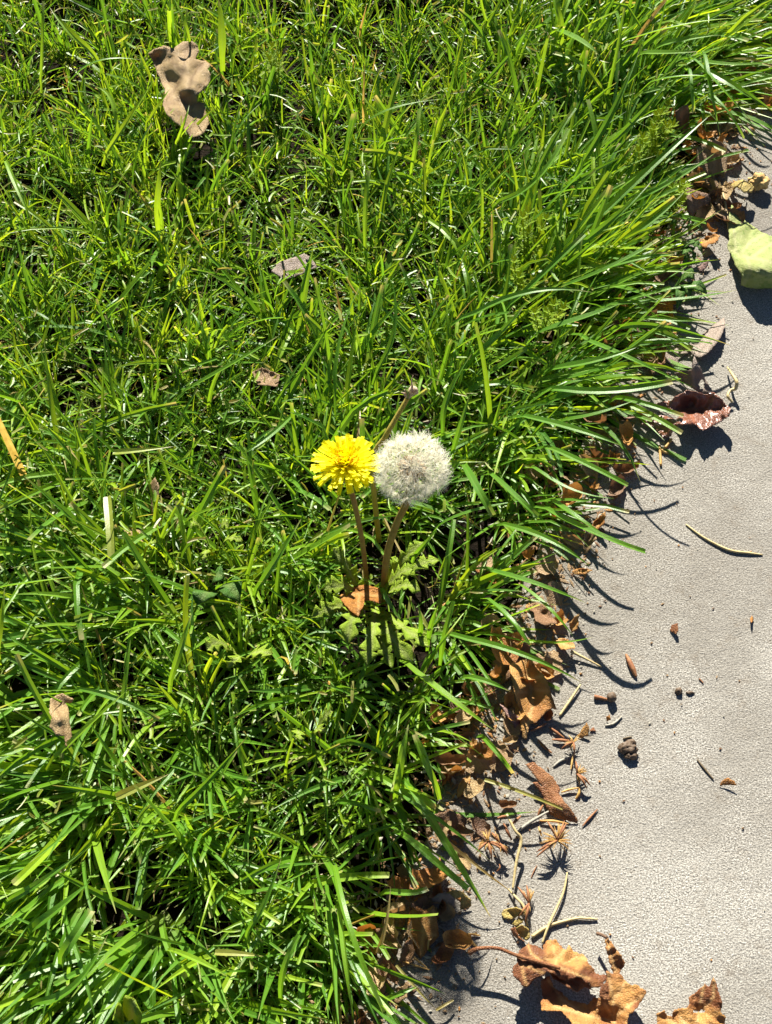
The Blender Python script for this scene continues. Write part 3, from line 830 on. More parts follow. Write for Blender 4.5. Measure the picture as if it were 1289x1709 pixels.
    leaf('blade', '', '', o3, 'gold', h3, parent=t, crumple=0.9, step=3.0, seed=5, curl=0.5, rag=1.3, tone=cB((945, 250, 1.3), (980, 400, 1), (1020, 520, 1), (800, 400, .5), (700, 500, .4), (500, 650, 0), (350, 700, 0), (800, 720, .2), (850, 560, .3), (1000, 700, 0)),
         veins=[cB((700, 900), (760, 640), (940, 460), (945, 230)), cB((700, 900), (540, 700)), cB((760, 640), (820, 320)), cB((700, 900), (350, 700))],
         holes=[(*cB((720, 632))[0], 4.2, 2.2), (*cB((800, 632))[0], 5.5, 2.6)])
big_leaves()

# --- leaves by the path's edge, top to bottom
leaf('leaf_scrap', 'stiff brown leaf strip standing upright, topmost of the strips by the path', 'leaf',
     cD((185, 180), (255, 130), (330, 93), (345, 160), (342, 300), (330, 440), (300, 468), (240, 385), (200, 290)), 'bark',
     cD((190, 180, 22), (330, 95, 24), (260, 300, 10), (200, 290, 14), (310, 450, 3)), crumple=.4, step=3, veins=[cD((250, 140), (260, 300), (300, 450))], seed=3)
leaf('dry_leaf', 'wide tan curled leaf, half in shade, under the blades at upper right', 'leaf',
     cD((430, 580), (520, 545), (640, 495), (770, 560), (778, 700), (775, 850), (740, 927), (690, 900), (640, 880), (640, 950), (720, 1060), (785, 1100), (700, 1105), (630, 1112), (560, 1040), (460, 1035), (390, 1005), (345, 830), (420, 720)), 'tan',
     cD((430, 585, 18), (640, 500, 20), (770, 560, 14), (770, 850, 8), (640, 880, 9), (560, 750, 13), (400, 980, 8), (600, 1000, 7), (780, 1100, 5), (400, 760, 13)), crumple=.5, step=3.4, veins=[cD((500, 560), (540, 800), (640, 1100)), cD((660, 520), (680, 850))], seed=4)
leaf('dry_leaf', 'ribbed brown leaf with a torn pointed end, below the tan curled leaf', 'leaf',
     cE((125, 5), (200, 50), (330, 90), (440, 110), (455, 190), (450, 270), (380, 265), (310, 290), (230, 390), (215, 528), (150, 350), (125, 200)), 'bark',
     cE((125, 20, 16), (440, 110, 10), (130, 300, 12), (215, 520, 3), (310, 280, 9), (260, 150, 14), (450, 260, 6)), crumple=.4, step=2.8, veins=[cE((150, 20), (190, 200), (215, 500)), cE((330, 100), (310, 280)), cE((240, 80), (260, 260))], seed=6)
leaf('broad_leaf', 'large pale yellow-green crinkled leaf at the right edge of the photo', 'leaf',
     cE((735, 250), (790, 330), (870, 420), (980, 520), (1060, 570), (1170, 640), (1289, 690), (1420, 760), (1500, 980), (1440, 1230), (1310, 1390), (1100, 1392), (960, 1380), (865, 1345), (882, 1235), (840, 1150), (790, 1090), (760, 1000), (735, 920), (690, 862), (678, 800), (708, 740), (700, 600), (700, 400)), 'greenyellow',
     cE((735, 260, 5), (700, 500, 6), (690, 830, 8), (780, 1060, 9), (880, 1340, 7), (1000, 1100, 20), (1150, 1110, 22), (1289, 1150, 21), (1100, 1390, 6), (1290, 1390, 7), (900, 650, 7), (1000, 640, 3), (1170, 650, 5), (1000, 900, 12), (1250, 850, 12), (1450, 1000, 12)),
     crumple=1.1, step=3.2, seed=8, veins=[cE((700, 850), (900, 960), (1289, 1040), (1480, 1050)), cE((850, 930), (1000, 760), (1180, 660)), cE((1000, 980), (1289, 780)), cE((800, 900), (760, 500)), cE((950, 980), (1000, 1150), (900, 1330))])
stick('straw', 'slim pale stalk lying down beside the left rim of the yellow-green leaf', 'stalk',
      cE((620, 100, 9), (655, 250, 9), (685, 450, 8), (700, 620, 6)), [1.1, 1.0, .9, .7], 'straw')
def blob(name, px, z, r, mat, label=None, cat=None, parent=None, sq=(1, 1, 1), rough=0.2, seed=0, group=None, rot=0):
    bm = bmesh.new()
    bmesh.ops.create_icosphere(bm, subdivisions=4 if r > 3 else 3, radius=1)
    for v in bm.verts:
        c = v.co
        k = 1 + rough * noise.noise(c * 1.6 + Vector((seed, 0, 0))) + rough * .6 * noise.noise(c * 4 + Vector((0, seed, 0)))
        v.co = Vector((c.x * sq[0], c.y * sq[1], c.z * sq[2])) * k * (r / 1000)
    bmesh.ops.rotate(bm, verts=bm.verts, matrix=Matrix.Rotation(rot, 3, 'Z'))
    me = bpy.data.meshes.new(name)
    bm.to_mesh(me); bm.free()
    me.polygons.foreach_set('use_smooth', np.ones(len(me.polygons), bool))
    p = G(px[0], px[1], z / 1000)
    o = link(name, me, M[mat], loc=p)
    if parent is not None:
        o.parent = parent
        o.location = Vector(p) - parent.location
    else:
        tag(o, label, cat, group)
    return o
leaf('dry_curl', 'small yellow curled dry bract beside the brown crumpled ball, near the path top', 'leaf',
     cD((785, 1075), (830, 1010), (880, 975), (960, 955), (1050, 1000), (1082, 1050), (1060, 1100), (960, 1100), (890, 1035), (840, 1070)), 'yellow',
     cD((790, 1075, 3), (880, 980, 9), (960, 1000, 15), (1070, 1050, 11), (1040, 1095, 14), (890, 1035, 12)), crumple=.5, step=2.4, seed=12, thick=.0008)
blob('seed_ball', cD((1135, 980))[0], 6, 6.2, 'fuzzball', 'brown crumpled seed ball lying on concrete beside the yellow curl', 'seed', sq=(1, .9, .8), rough=.45, seed=4)
leaf('leaf_scrap', 'small tan leaf piece on the path left of the yellow-green leaf stalk', 'leaf', cE((350, 870), (430, 828), (497, 900), (420, 965), (345, 965)), 'tan',
     cE((350, 870, 5), (430, 830, 6), (495, 900, 4), (400, 960, 2)), crumple=.3, step=3, seed=13)
leaf('leaf_scrap', 'small pinkish tan leaf piece below, split by one blade shadow', 'leaf', cE((278, 1105), (350, 1050), (440, 985), (405, 1100), (320, 1182)), 'mauve',
     cE((280, 1105, 3), (440, 990, 6), (320, 1180, 2)), crumple=.3, step=3, seed=14)

leaf('flat_leaf', 'grey-brown striped leaf lying flat on the concrete, right of the grass', 'leaf',
     cC((1050, 58), (1058, 140), (1010, 262), (960, 330), (900, 395), (820, 452), (770, 440), (720, 390), (765, 300), (860, 200), (950, 130)), 'grey',
     cC((1050, 70, 2), (1050, 150, 6), (900, 390, 6), (800, 445, 6), (730, 390, 4), (860, 210, 1)), crumple=.3, step=3.4, seed=15, veins=[cC((1040, 80), (900, 260), (770, 400)), cC((1050, 110), (940, 290), (820, 430)), cC((1000, 110), (850, 260))])
leaf('flat_leaf', 'grey leaf flat at the grass edge, with blade shadows crossing it', 'leaf',
     cC((372, 342), (460, 350), (560, 378), (650, 278), (755, 328), (722, 390), (600, 470), (605, 525), (560, 542), (430, 462), (395, 420)), 'grey',
     cC((380, 350, 6), (560, 380, 3), (750, 330, 4), (600, 470, 4), (560, 540, 3)), crumple=.4, step=3.4, seed=16, veins=[cC((390, 360), (600, 460)), cC((650, 290), (600, 470))])
leaf('dry_leaf', 'pale brown folded leaf with a small round hole, above the glossy red-brown leaf', 'leaf',
     cC((762, 390), (768, 460), (822, 560), (872, 680), (945, 792), (820, 805), (750, 760), (640, 690), (560, 600), (640, 580), (728, 570), (742, 470)), 'grey',
     cC((762, 395, 17), (750, 560, 14), (870, 680, 4), (940, 790, 2), (760, 740, 7), (570, 600, 6), (650, 660, 3)), crumple=.4, step=3, seed=17, veins=[cC((760, 420), (740, 580), (760, 750))],
     holes=[(*cC((830, 712))[0], 4.6, 8.5)])
leaf('dry_leaf', 'glossy dark red-brown leaf cupped like a bowl, on the concrete', 'leaf',
     cC((235, 1100), (330, 1050), (430, 1010), (520, 1040), (575, 1062), (615, 1030), (560, 990), (480, 955), (330, 920), (440, 880), (530, 872), (560, 838), (690, 768), (760, 780), (870, 812), (940, 788), (1030, 860), (1060, 910), (1112, 940), (1100, 1020), (985, 1097), (945, 1112), (840, 1168), (770, 1112), (690, 1105), (600, 1120), (545, 1165), (530, 1222), (440, 1238), (350, 1150)), 'redgloss',
     cC((240, 1100, 5), (340, 920, 9), (560, 850, 12), (700, 775, 14), (870, 815, 12), (1000, 850, 12), (1090, 960, 13), (980, 1080, 9), (840, 1150, 10), (700, 1090, 12), (620, 1030, 10), (700, 930, 4), (800, 960, 4), (900, 980, 8), (640, 920, 5), (980, 960, 8), (480, 1200, 4), (540, 1160, 8), (420, 1060, 4)),
     crumple=2.0, step=2.8, seed=18, veins=[cC((430, 950), (620, 960), (820, 960), (1060, 920)), cC((700, 960), (760, 1090)), cC((830, 960), (900, 830))])
stick('curled_stalk', 'hooked yellow stalk beside the glossy red-brown leaf', 'stalk', cC((1080, 545, 3), (1128, 615, 8), (1170, 690, 9), (1158, 752, 6), (1108, 772, 5), (1085, 830, 5), (1128, 885, 3)), [.7, 1.1, 1.4, 1.5, 1.1, 1.2, .8], 'straw')

leaf('dry_leaf', 'orange folded leaf with two humps, pointing down onto the path', 'leaf',
     cF((215, 268), (310, 285), (420, 268), (500, 340), (600, 460), (642, 540), (690, 700), (748, 842), (690, 832), (622, 872), (560, 935), (510, 992), (440, 1012), (400, 1182), (358, 1165), (335, 1000), (320, 850), (262, 650), (232, 480), (205, 400)), 'gold',
     cF((220, 270, 8), (420, 270, 10), (310, 420, 13), (350, 600, 13), (420, 450, 6), (450, 650, 5), (540, 520, 13), (620, 680, 13), (740, 840, 12), (620, 860, 11), (480, 800, 6), (400, 900, 7), (440, 1000, 8), (380, 1170, 6), (330, 900, 9)), crumple=.6, step=3.4, seed=20,
     veins=[cF((410, 290), (440, 600), (470, 800), (380, 1160)), cF((430, 500), (560, 470)), cF((440, 600), (640, 640)), cF((430, 450), (290, 480)), cF((445, 650), (300, 640))])
leaf('dry_leaf', 'shaded brown leaf tucked under the grass just above the orange folded leaf', 'leaf',
     cF((150, 140), (220, 85), (380, 78), (445, 140), (420, 262), (310, 278), (180, 255)), 'brown', cF((150, 140, 10), (380, 80, 14), (440, 140, 10), (300, 260, 8)), crumple=.6, step=3.4, seed=21, veins=[cF((200, 110), (400, 250))])
leaf('dry_leaf', 'narrow mauve leaf with a pointed tip, left of the orange folded leaf', 'leaf',
     cF((98, 778), (180, 838), (260, 885), (322, 922), (332, 1062), (290, 1075), (200, 950), (160, 880)), 'mauve', cF((100, 780, 9), (320, 925, 6), (300, 1070, 3), (200, 940, 8)), crumple=.3, step=3, seed=22, veins=[cF((110, 790), (310, 1050)), cF((200, 860), (260, 980))])
leaf('leaf_scrap', 'narrow brown curled piece at the left rim of the orange folded leaf', 'leaf', cF((205, 395), (232, 480), (110, 565), (105, 510)), 'brown', cF((205, 395, 10), (110, 560, 4)), crumple=.3, step=3, seed=23)
leaf('leaf_scrap', 'tan piece standing right of the shaded brown leaf at the path edge', 'leaf', cF((630, 168), (690, 262), (702, 372), (645, 345), (598, 310), (605, 230)), 'tan', cF((630, 170, 11), (700, 370, 4), (600, 300, 7)), crumple=.4, step=3, seed=24)
leaf('leaf_scrap', 'yellow and orange chip on concrete below the thin straw', 'leaf', cF((980, 1150), (1030, 1060), (1085, 988), (1112, 1060), (1105, 1132), (1020, 1168)), 'gold', cF((980, 1150, 2), (1085, 990, 7), (1110, 1130, 4)), crumple=.3, step=2.8, seed=25)
leaf('leaf_scrap', 'tiny triangular brown chip touching the yellow and orange chip', 'leaf', cF((1112, 1085), (1155, 1042), (1188, 1092)), 'rust', cF((1112, 1085, 2), (1188, 1090, 2)), crumple=.2, step=2.6, seed=26)
leaf('dry_leaf', 'long reddish brown leaf lying lengthwise on concrete, split by a blade shadow', 'leaf',
     cG((470, 218), (550, 193), (640, 260), (760, 350), (832, 480), (815, 515), (870, 600), (950, 690), (1012, 792), (1000, 824), (900, 792), (800, 772), (720, 722), (668, 610), (640, 520), (545, 405), (600, 400), (640, 450), (560, 320)), 'rust',
     cG((475, 220, 10), (560, 200, 9), (700, 420, 8), (830, 480, 6), (660, 560, 5), (800, 620, 8), (1005, 810, 3), (800, 765, 3), (900, 680, 7)), crumple=.5, step=3.4, seed=27, veins=[cG((500, 220), (700, 440), (880, 660), (1005, 810)), cG((600, 230), (800, 480)), cG((640, 440), (820, 760))])
leaf('dry_leaf', 'brown leaf in the round shadow of the seed head, at the grass edge', 'leaf',
     cH((540, 400), (620, 340), (700, 390), (800, 328), (832, 450), (855, 660), (760, 772), (665, 905), (600, 822), (540, 722), (520, 560)), 'orange',
     cH((540, 400, 10), (800, 330, 12), (850, 660, 8), (660, 900, 4), (700, 600, 11), (520, 600, 6)), crumple=.6, step=3.6, seed=28, veins=[cH((660, 880), (690, 600), (700, 400)), cH((690, 640), (840, 650)), cH((690, 620), (800, 400))])
leaf('leaf_scrap', 'grey papery curl above the brown leaf in the round shadow', 'leaf', cH((740, 290), (800, 240), (860, 198), (960, 200), (1035, 262), (1000, 375), (930, 300), (890, 255), (835, 412), (780, 402)), 'grey',
     cH((740, 290, 12), (960, 200, 16), (1030, 270, 12), (800, 400, 8)), crumple=.6, step=3, seed=29)
leaf('leaf_scrap', 'pale yellow folded scrap between the grey papery curl and bare concrete', 'leaf', cH((935, 190), (1045, 160), (1120, 190), (1200, 262), (1205, 332), (1085, 385), (1090, 240), (1010, 262)), 'yellow',
     cH((940, 190, 9), (1050, 165, 10), (1200, 270, 6), (1090, 380, 3), (1010, 260, 8)), crumple=.4, step=3, seed=30)
leaf('leaf_scrap', 'tan torn leaf at the grass fringe, left of the brown leaf in the round shadow', 'leaf', cH((110, 590), (250, 570), (330, 640), (440, 720), (400, 880), (310, 780), (240, 800), (150, 690)), 'brown',
     cH((110, 590, 9), (330, 640, 11), (400, 870, 4)), crumple=.6, step=3.4, seed=31)
leaf('leaf_scrap', 'dark tan leaf piece under blades at the bottom, beside the path edge', 'leaf', cH((150, 1080), (260, 1090), (300, 1200), (260, 1290), (160, 1200)), 'tan', cH((150, 1080, 7), (300, 1200, 4)), crumple=.5, step=3.4, seed=32)
leaf('dry_leaf', 'brown shaded leaf beneath blades where the lawn meets the path, above the grey straw', 'leaf', crop(640, 1200, 360)((300, 570), (400, 545), (500, 590), (490, 670), (440, 660), (380, 690), (330, 640)), 'brown',
     crop(640, 1200, 360)((300, 570, 12), (500, 590, 8), (380, 690, 6)), crumple=.6, step=3.6, seed=33)
leaf('dry_curl', 'pale yellow curled leaf on the path above the maple leaf stalk', 'leaf', cV((228, 640), (262, 598), (380, 578), (472, 625), (430, 662), (320, 702), (250, 690)), 'yellow',
     cV((230, 640, 8), (380, 580, 14), (470, 625, 12), (320, 700, 9), (330, 630, 6)), crumple=.5, step=2.6, seed=34, thick=.0006)
leaf('dry_curl', 'small yellow curl, middle one of three above the maple leaf stalk', 'leaf', cV((340, 748), (400, 680), (462, 700), (440, 742), (370, 775)), 'yellow', cV((340, 748, 6), (400, 685, 10), (460, 700, 9), (370, 770, 8)), crumple=.4, step=2.4, seed=35, thick=.0006)
leaf('dry_curl', 'yellow and brown curl touching the rust lobe of the maple leaf', 'leaf', cV((378, 792), (440, 758), (500, 800), (520, 890), (480, 920), (410, 870)), 'yellow', cV((380, 790, 8), (440, 760, 12), (500, 800, 11), (480, 915, 9), (430, 830, 5)), crumple=.4, step=2.4, seed=36, thick=.0006)
leaf('leaf_scrap', 'rust strip under the yellow curls, pointing to the maple leaf', 'leaf', cV((320, 800), (370, 780), (400, 870), (470, 930), (400, 900), (350, 870)), 'rust', cV((320, 800, 4), (470, 930, 8)), crumple=.3, step=2.6, seed=37)

for k, (x, y, L, wd, ang, mt, lab) in enumerate([
        (984, 900, 52, 20, 70, 'tan', 'tan leaf standing in the litter where two long blades cross the path edge'),
        (972, 954, 34, 12, 8, 'orange', 'short orange-brown leaf with stripes of blade shadow, at the path edge'),
        (908, 1026, 52, 26, -35, 'brown', 'dark brown leaf deep in shade under blades above the orange folded leaf'),
        (960, 1040, 34, 14, 70, 'gold', 'golden scrap leaning on the slab beneath the blade shadows'),
        (1000, 872, 40, 15, 60, 'orange', 'orange-brown leaf tip standing out of the litter at mid path edge'),
        (1012, 722, 40, 20, 20, 'tan', 'tan leaf between blades left of the glossy red-brown leaf'),
        (1046, 690, 36, 20, -30, 'mauve', 'pinkish leaf partly under the glossy red-brown leaf'),
        (945, 1075, 40, 18, -20, 'gold', 'golden curled leaf right above the tan standing piece'),
        (800, 1140, 46, 26, 50, 'brown', 'brown leaf among the roots left of the mauve leaf'),
        (838, 1255, 50, 20, -60, 'tan', 'tan leaf in the stripe of blade shadows left of the long reddish leaf'),
        (770, 1385, 46, 24, -15, 'brown', 'brown leaf at the fringe left of the fringe tuft'),
        (775, 1310, 44, 18, 60, 'gold', 'yellowish folded leaf under the fringe above the shaded golden tuft'),
        (672, 1655, 44, 20, 60, 'tan', 'tan leaf under the last blades at the bottom fringe'),
        (1200, 350, 40, 20, -30, 'tan', 'tan crumpled bits right of the ribbed brown leaf'),
        (1185, 400, 36, 18, 20, 'orange', 'orange-tan scrap left of the pale stalk'),
        (680, 1590, 50, 22, 75, 'brown', 'brown leaf strip at the fringe below the torn tan leaf')]):
    a_, rr_ = math.radians(ang), random.Random(700 + k)
    pts = []
    for q in range(14):
        th = 2 * math.pi * q / 14
        sx, sy = math.cos(th) * rr_.uniform(.82, 1.12), math.copysign(abs(math.sin(th)) ** 1.4, math.sin(th)) * (1 - .35 * math.cos(th)) * rr_.uniform(.55, 1.35)
        u_, v_ = sx * L / 2, sy * wd / 2
        pts.append((x + u_ * math.cos(a_) + v_ * math.sin(a_), y - u_ * math.sin(a_) + v_ * math.cos(a_)))
    ca_, sa_ = math.cos(a_), math.sin(a_)
    leaf('dry_leaf', lab, 'leaf', pts, mt, [(x + ca_ * L * .5, y - sa_ * L * .5, 9 + 4 * rr_.random()), (x - ca_ * L * .5, y + sa_ * L * .5, 3), (x + sa_ * wd * .5, y + ca_ * wd * .5, 7 + 5 * rr_.random()),
         (x - sa_ * wd * .5, y - ca_ * wd * .5, 8), (x, y, 4)], crumple=1.0, step=2.8, rag=1.2, seed=70 + k, veins=[[(x - ca_ * L * .48, y + sa_ * L * .48), (x + ca_ * L * .48, y - sa_ * L * .48)]])

# --- leaves caught in the grass
leaf('dry_leaf', 'big pale tan lobed leaf lying high on the grass at upper left', 'leaf',
     cT((288, 300), (340, 262), (400, 240), (475, 265), (500, 240), (540, 212), (600, 208), (640, 235), (656, 280), (630, 340), (700, 350), (738, 380), (715, 412), (742, 450), (722, 520), (682, 562), (640, 600), (642, 640), (692, 650), (702, 720), (732, 790), (690, 870), (600, 907), (560, 850), (480, 790), (420, 730), (395, 670), (412, 560), (390, 520), (350, 420), (320, 350)), 'paletan',
     cT((290, 300, 17), (400, 245, 18), (360, 330, 10), (400, 420, 11), (440, 500, 9), (540, 215, 18), (600, 215, 20), (560, 400, 23), (470, 380, 20), (640, 300, 15), (720, 390, 15), (640, 440, 17), (610, 500, 21), (700, 530, 15), (560, 560, 23), (500, 520, 15), (400, 660, 21), (520, 612, 14), (640, 625, 15), (560, 690, 13), (480, 700, 18), (680, 700, 8), (690, 860, 8), (600, 900, 12), (470, 740, 18)),
     crumple=1.1, step=4.2, seed=40, z0=0.012, curl=0.5,
     veins=[cT((395, 665), (480, 560), (545, 430), (560, 300), (600, 215)), cT((395, 665), (580, 600), (660, 540), (730, 470)), cT((400, 665), (520, 750), (610, 890)), cT((545, 430), (450, 350)), cT((580, 590), (600, 480), (680, 370)), cT((395, 665), (690, 650))])
leaf('dry_leaf', 'grey curled leaf edge in deep shade between blades, top centre-left', 'leaf', cN((8, 1168), (45, 1125), (100, 1110), (150, 1090), (180, 1110), (205, 1150), (130, 1185), (60, 1205)), 'grey',
     cN((10, 1165, 9), (100, 1112, 10), (200, 1148, 9), (80, 1200, 10)), crumple=.5, step=2.6, seed=41, z0=0.004)
leaf('dry_leaf', 'tan folded leaf sunk among leaning blades near the left edge', 'leaf',
     cZ((410, 330), (440, 318), (520, 268), (590, 248), (680, 290), (765, 340), (740, 392), (640, 390), (690, 500), (700, 700), (765, 1000), (700, 1092), (640, 1060), (622, 905), (500, 900), (388, 760), (432, 620), (388, 540)), 'paletan',
     cZ((410, 340, 14), (430, 560, 16), (560, 640, 18), (590, 260, 12), (750, 350, 12), (640, 450, 8), (690, 700, 11), (620, 900, 14), (700, 1080, 12), (400, 750, 15)), crumple=.6, step=3.2, seed=42, z0=0.02, veins=[cZ((440, 330), (570, 650), (620, 900))])
leaf('leaf_scrap', 'brown shaded leaf piece in the grass, above and left of the yellow flower', 'leaf', cM((1085, 312), (1130, 292), (1205, 325), (1195, 375), (1110, 365)), 'tan', cM((1090, 310, 12), (1200, 330, 10), (1110, 365, 12)), crumple=.8, step=2.6, seed=43, z0=0.002, curl=2)
leaf('leaf_scrap', 'pale cream torn leaf piece in a clearing of the left lawn', 'leaf', cM((515, 985), (560, 975), (610, 1000), (622, 1050), (585, 1092), (540, 1045)), 'paletan', cM((515, 985, 14), (620, 1040, 10)), crumple=.6, step=3.4, seed=44, z0=0.0)
leaf('leaf_scrap', 'narrow pinkish strip of dry leaf standing in the left lawn', 'leaf', cM((648, 790), (668, 765), (685, 800), (680, 890), (690, 1000), (668, 1000), (650, 900)), 'tan', cM((660, 780, 14), (680, 1000, 4)), crumple=.4, step=3, seed=45, z0=0.0)
leaf('dry_leaf', 'bright orange curled leaf at the foot of the dandelion stalks', 'leaf',
     cQ((148, 795), (200, 760), (250, 690), (330, 695), (400, 678), (480, 700), (548, 715), (572, 780), (560, 872), (500, 840), (450, 832), (400, 832), (385, 900), (342, 992), (260, 930), (200, 860)), 'orangeglow',
     cQ((150, 795, 15), (250, 700, 9), (400, 680, 9), (545, 715, 10), (560, 860, 17), (440, 830, 19), (340, 980, 19), (250, 880, 18), (370, 760, 13)), crumple=1.5, step=3, seed=46, z0=0.008, curl=1.0, veins=[cQ((170, 800), (350, 770), (560, 790)), cQ((350, 770), (340, 980))])

# --- bits lying on the path
leaf('leaf_chip', 'dark brown angular chip alone on open concrete', 'leaf', crop(1080, 860, 209, 760)((140, 700), (150, 665), (188, 655), (190, 700), (178, 726)), 'rust', crop(1080, 860, 209, 760)((140, 700, 3), (188, 655, 7), (178, 725, 5)), crumple=.3, step=2.4, seed=50)
leaf('leaf_chip', 'rusty chip with a dark end, below the dark straw', 'leaf', crop(1080, 860, 209, 760)((440, 1642), (455, 1610), (492, 1592), (530, 1612), (545, 1640), (510, 1636), (470, 1636)), 'orange', crop(1080, 860, 209, 760)((440, 1640, 3), (490, 1595, 6), (540, 1640, 5)), crumple=.3, step=2.6, seed=51)
leaf('leaf_chip', 'tiny orange chip near the right edge of the concrete', 'leaf', crop(1080, 860, 209, 760)((625, 625), (637, 608), (648, 632), (634, 655)), 'orange', crop(1080, 860, 209, 760)((625, 625, 2), (640, 650, 3)), crumple=.2, step=2.2, seed=52)
stick('straw', 'bowed yellow straw lying on the open concrete', 'straw', [(1145, 875, 1.5), (1176, 898, 1.8), (1217, 918, 2.4), (1250, 923, 2), (1273, 926, 1)], [.5, .8, 1, .9, .4], 'straw')
stick('straw', 'short dark straw pointing at the rusty chip', 'straw', [(1164, 1268, 1.5), (1176, 1283, 1.6), (1191, 1301, 1)], [.5, .7, .5], 'darkstraw')
stick('bark_sliver', 'brown spindle-shaped sliver standing alone on the concrete', 'sliver', [(1045, 1092, 2), (1050, 1104, 2.2), (1056, 1117, 2.2), (1062, 1130, 2)], [.7, 1.7, 1.9, .9], 'sliver')
stick('leaf_stub', 'short rusty stub next to a round dark seed', 'stub', [(992, 1163, 3), (1003, 1165, 3), (1015, 1168, 2)], [1.5, 1.3, .7], 'sliver')
blob('seed', (1021, 1164), 3, 2.6, 'pellet', 'round dark seed beside the short rusty stub', 'seed', rough=.25, seed=1)
stick('straw', 'short pale straw curving under the round dark seed', 'straw', [(1010, 1211, 1), (1024, 1208, 1.4), (1038, 1196, 1)], [.5, .8, .5], 'greystraw')
leaf('leaf_chip', 'tiny orange crumb between the round seed and the short straw', 'leaf', [(1012, 1197), (1018, 1193), (1020, 1202), (1013, 1203)], 'orange', [(1012, 1197, 2), (1020, 1202, 3)], crumple=.2, step=2.2, seed=53)
blob('seed', (1048, 1249), 2.4, 4.2, 'pellet', 'largest of three dark seeds huddled on the concrete', 'seed', sq=(1.1, .8, .7), rough=.35, seed=2)
blob('seed', (1054, 1240), 2.6, 2.8, 'pellet', 'upper small dark seed of the huddled three', 'seed', sq=(1, .7, .7), rough=.4, seed=3)
blob('seed', (1054, 1262), 2.2, 2.8, 'pellet', 'lower flat dark seed of the huddled three', 'seed', sq=(1.2, .6, .6), rough=.4, seed=5)
stick('straw', 'short chaff bit just above the three huddled seeds', 'straw', [(1040, 1233, 1), (1048, 1231, 1.4), (1055, 1230, 1)], [.5, .7, .4], 'darkstraw')
blob('seed', (1133, 1153), 1.0, 2.0, 'pellet', 'small black seed on a faint stain of the concrete', 'seed', rough=.4, seed=6)
blob('seed', (1152, 1156), .6, 1.4, 'pellet', 'flat dark crumb right of the small black seed', 'seed', sq=(1.5, .7, .6), rough=.4, seed=7)
stick('leaf_stub', 'thin orange needle above and right of the small black seed', 'needle', [(1167, 1133, .8), (1174, 1140, .8)], [.5, .4], 'sliver')
for px, lab in ((((1121, 733, 2), (1113, 744, 2.5), (1105, 753, 1.5), (1116, 757, 1)), 'bent orange needle below the glossy red-brown leaf'),
                (((1101, 744, 1.2), (1102, 760, 1.5), (1103, 777, 1)), 'straight orange needle left of the bent one')):
    stick('leaf_stub', lab, 'needle', px, 1.0, 'tuft')
stick('straw', 'pale split straw crossing toward the tip of a green blade', 'straw', cF((1012, 558, 5), (900, 730, 4), (775, 912, 2)), [.5, 1.0, .8], 'straw')
stick('straw', 'thin straw leaning out of the litter right of the tan piece', 'straw', cF((900, 180, 8), (1060, 260, 5), (1255, 362, 2)), [1.2, .8, .5], 'straw')
stick('straw', 'grey straw lying diagonally near the long reddish leaf', 'straw', cG((390, 905, 2), (540, 800, 4), (712, 700, 6)), [.9, 1.1, .6], 'greystraw')
stick('straw', 'short grey straw beside the rust needle above the long reddish leaf', 'straw', cG((760, 242, 1), (840, 180, 2), (1002, 112, 2)), [.5, .9, .4], 'greystraw')
stick('straw', 'kinked straw from the litter to the pale yellow curled leaf', 'straw', [(846, 1359, 10), (860, 1386, 10), (870, 1402, 8), (862, 1440, 6), (856, 1485, 4)], [.7, .9, 1.1, 1.0, .7], 'straw')
stick('straw', 'tall straight straw leaning over another one on the concrete', 'straw', cV((902, 222, 5), (858, 440, 6), (720, 745, 6), (645, 948, 3)), [.5, .8, .9, .6], 'straw')
stick('straw', 'curved straw under the straight one, ending on open concrete', 'straw', cV((540, 882, 2.5), (720, 768, 3), (980, 695, 3), (1100, 693, 3), (1212, 702, 2)), [1.2, 1.1, .9, .8, .6], 'straw')
stick('straw', 'pale stalk trailing down through the yellow curls', 'straw', cV((300, 392, 4), (380, 480, 8), (450, 560, 9), (480, 660, 9), (495, 770, 6)), [.6, .8, .8, .7, .6], 'straw')
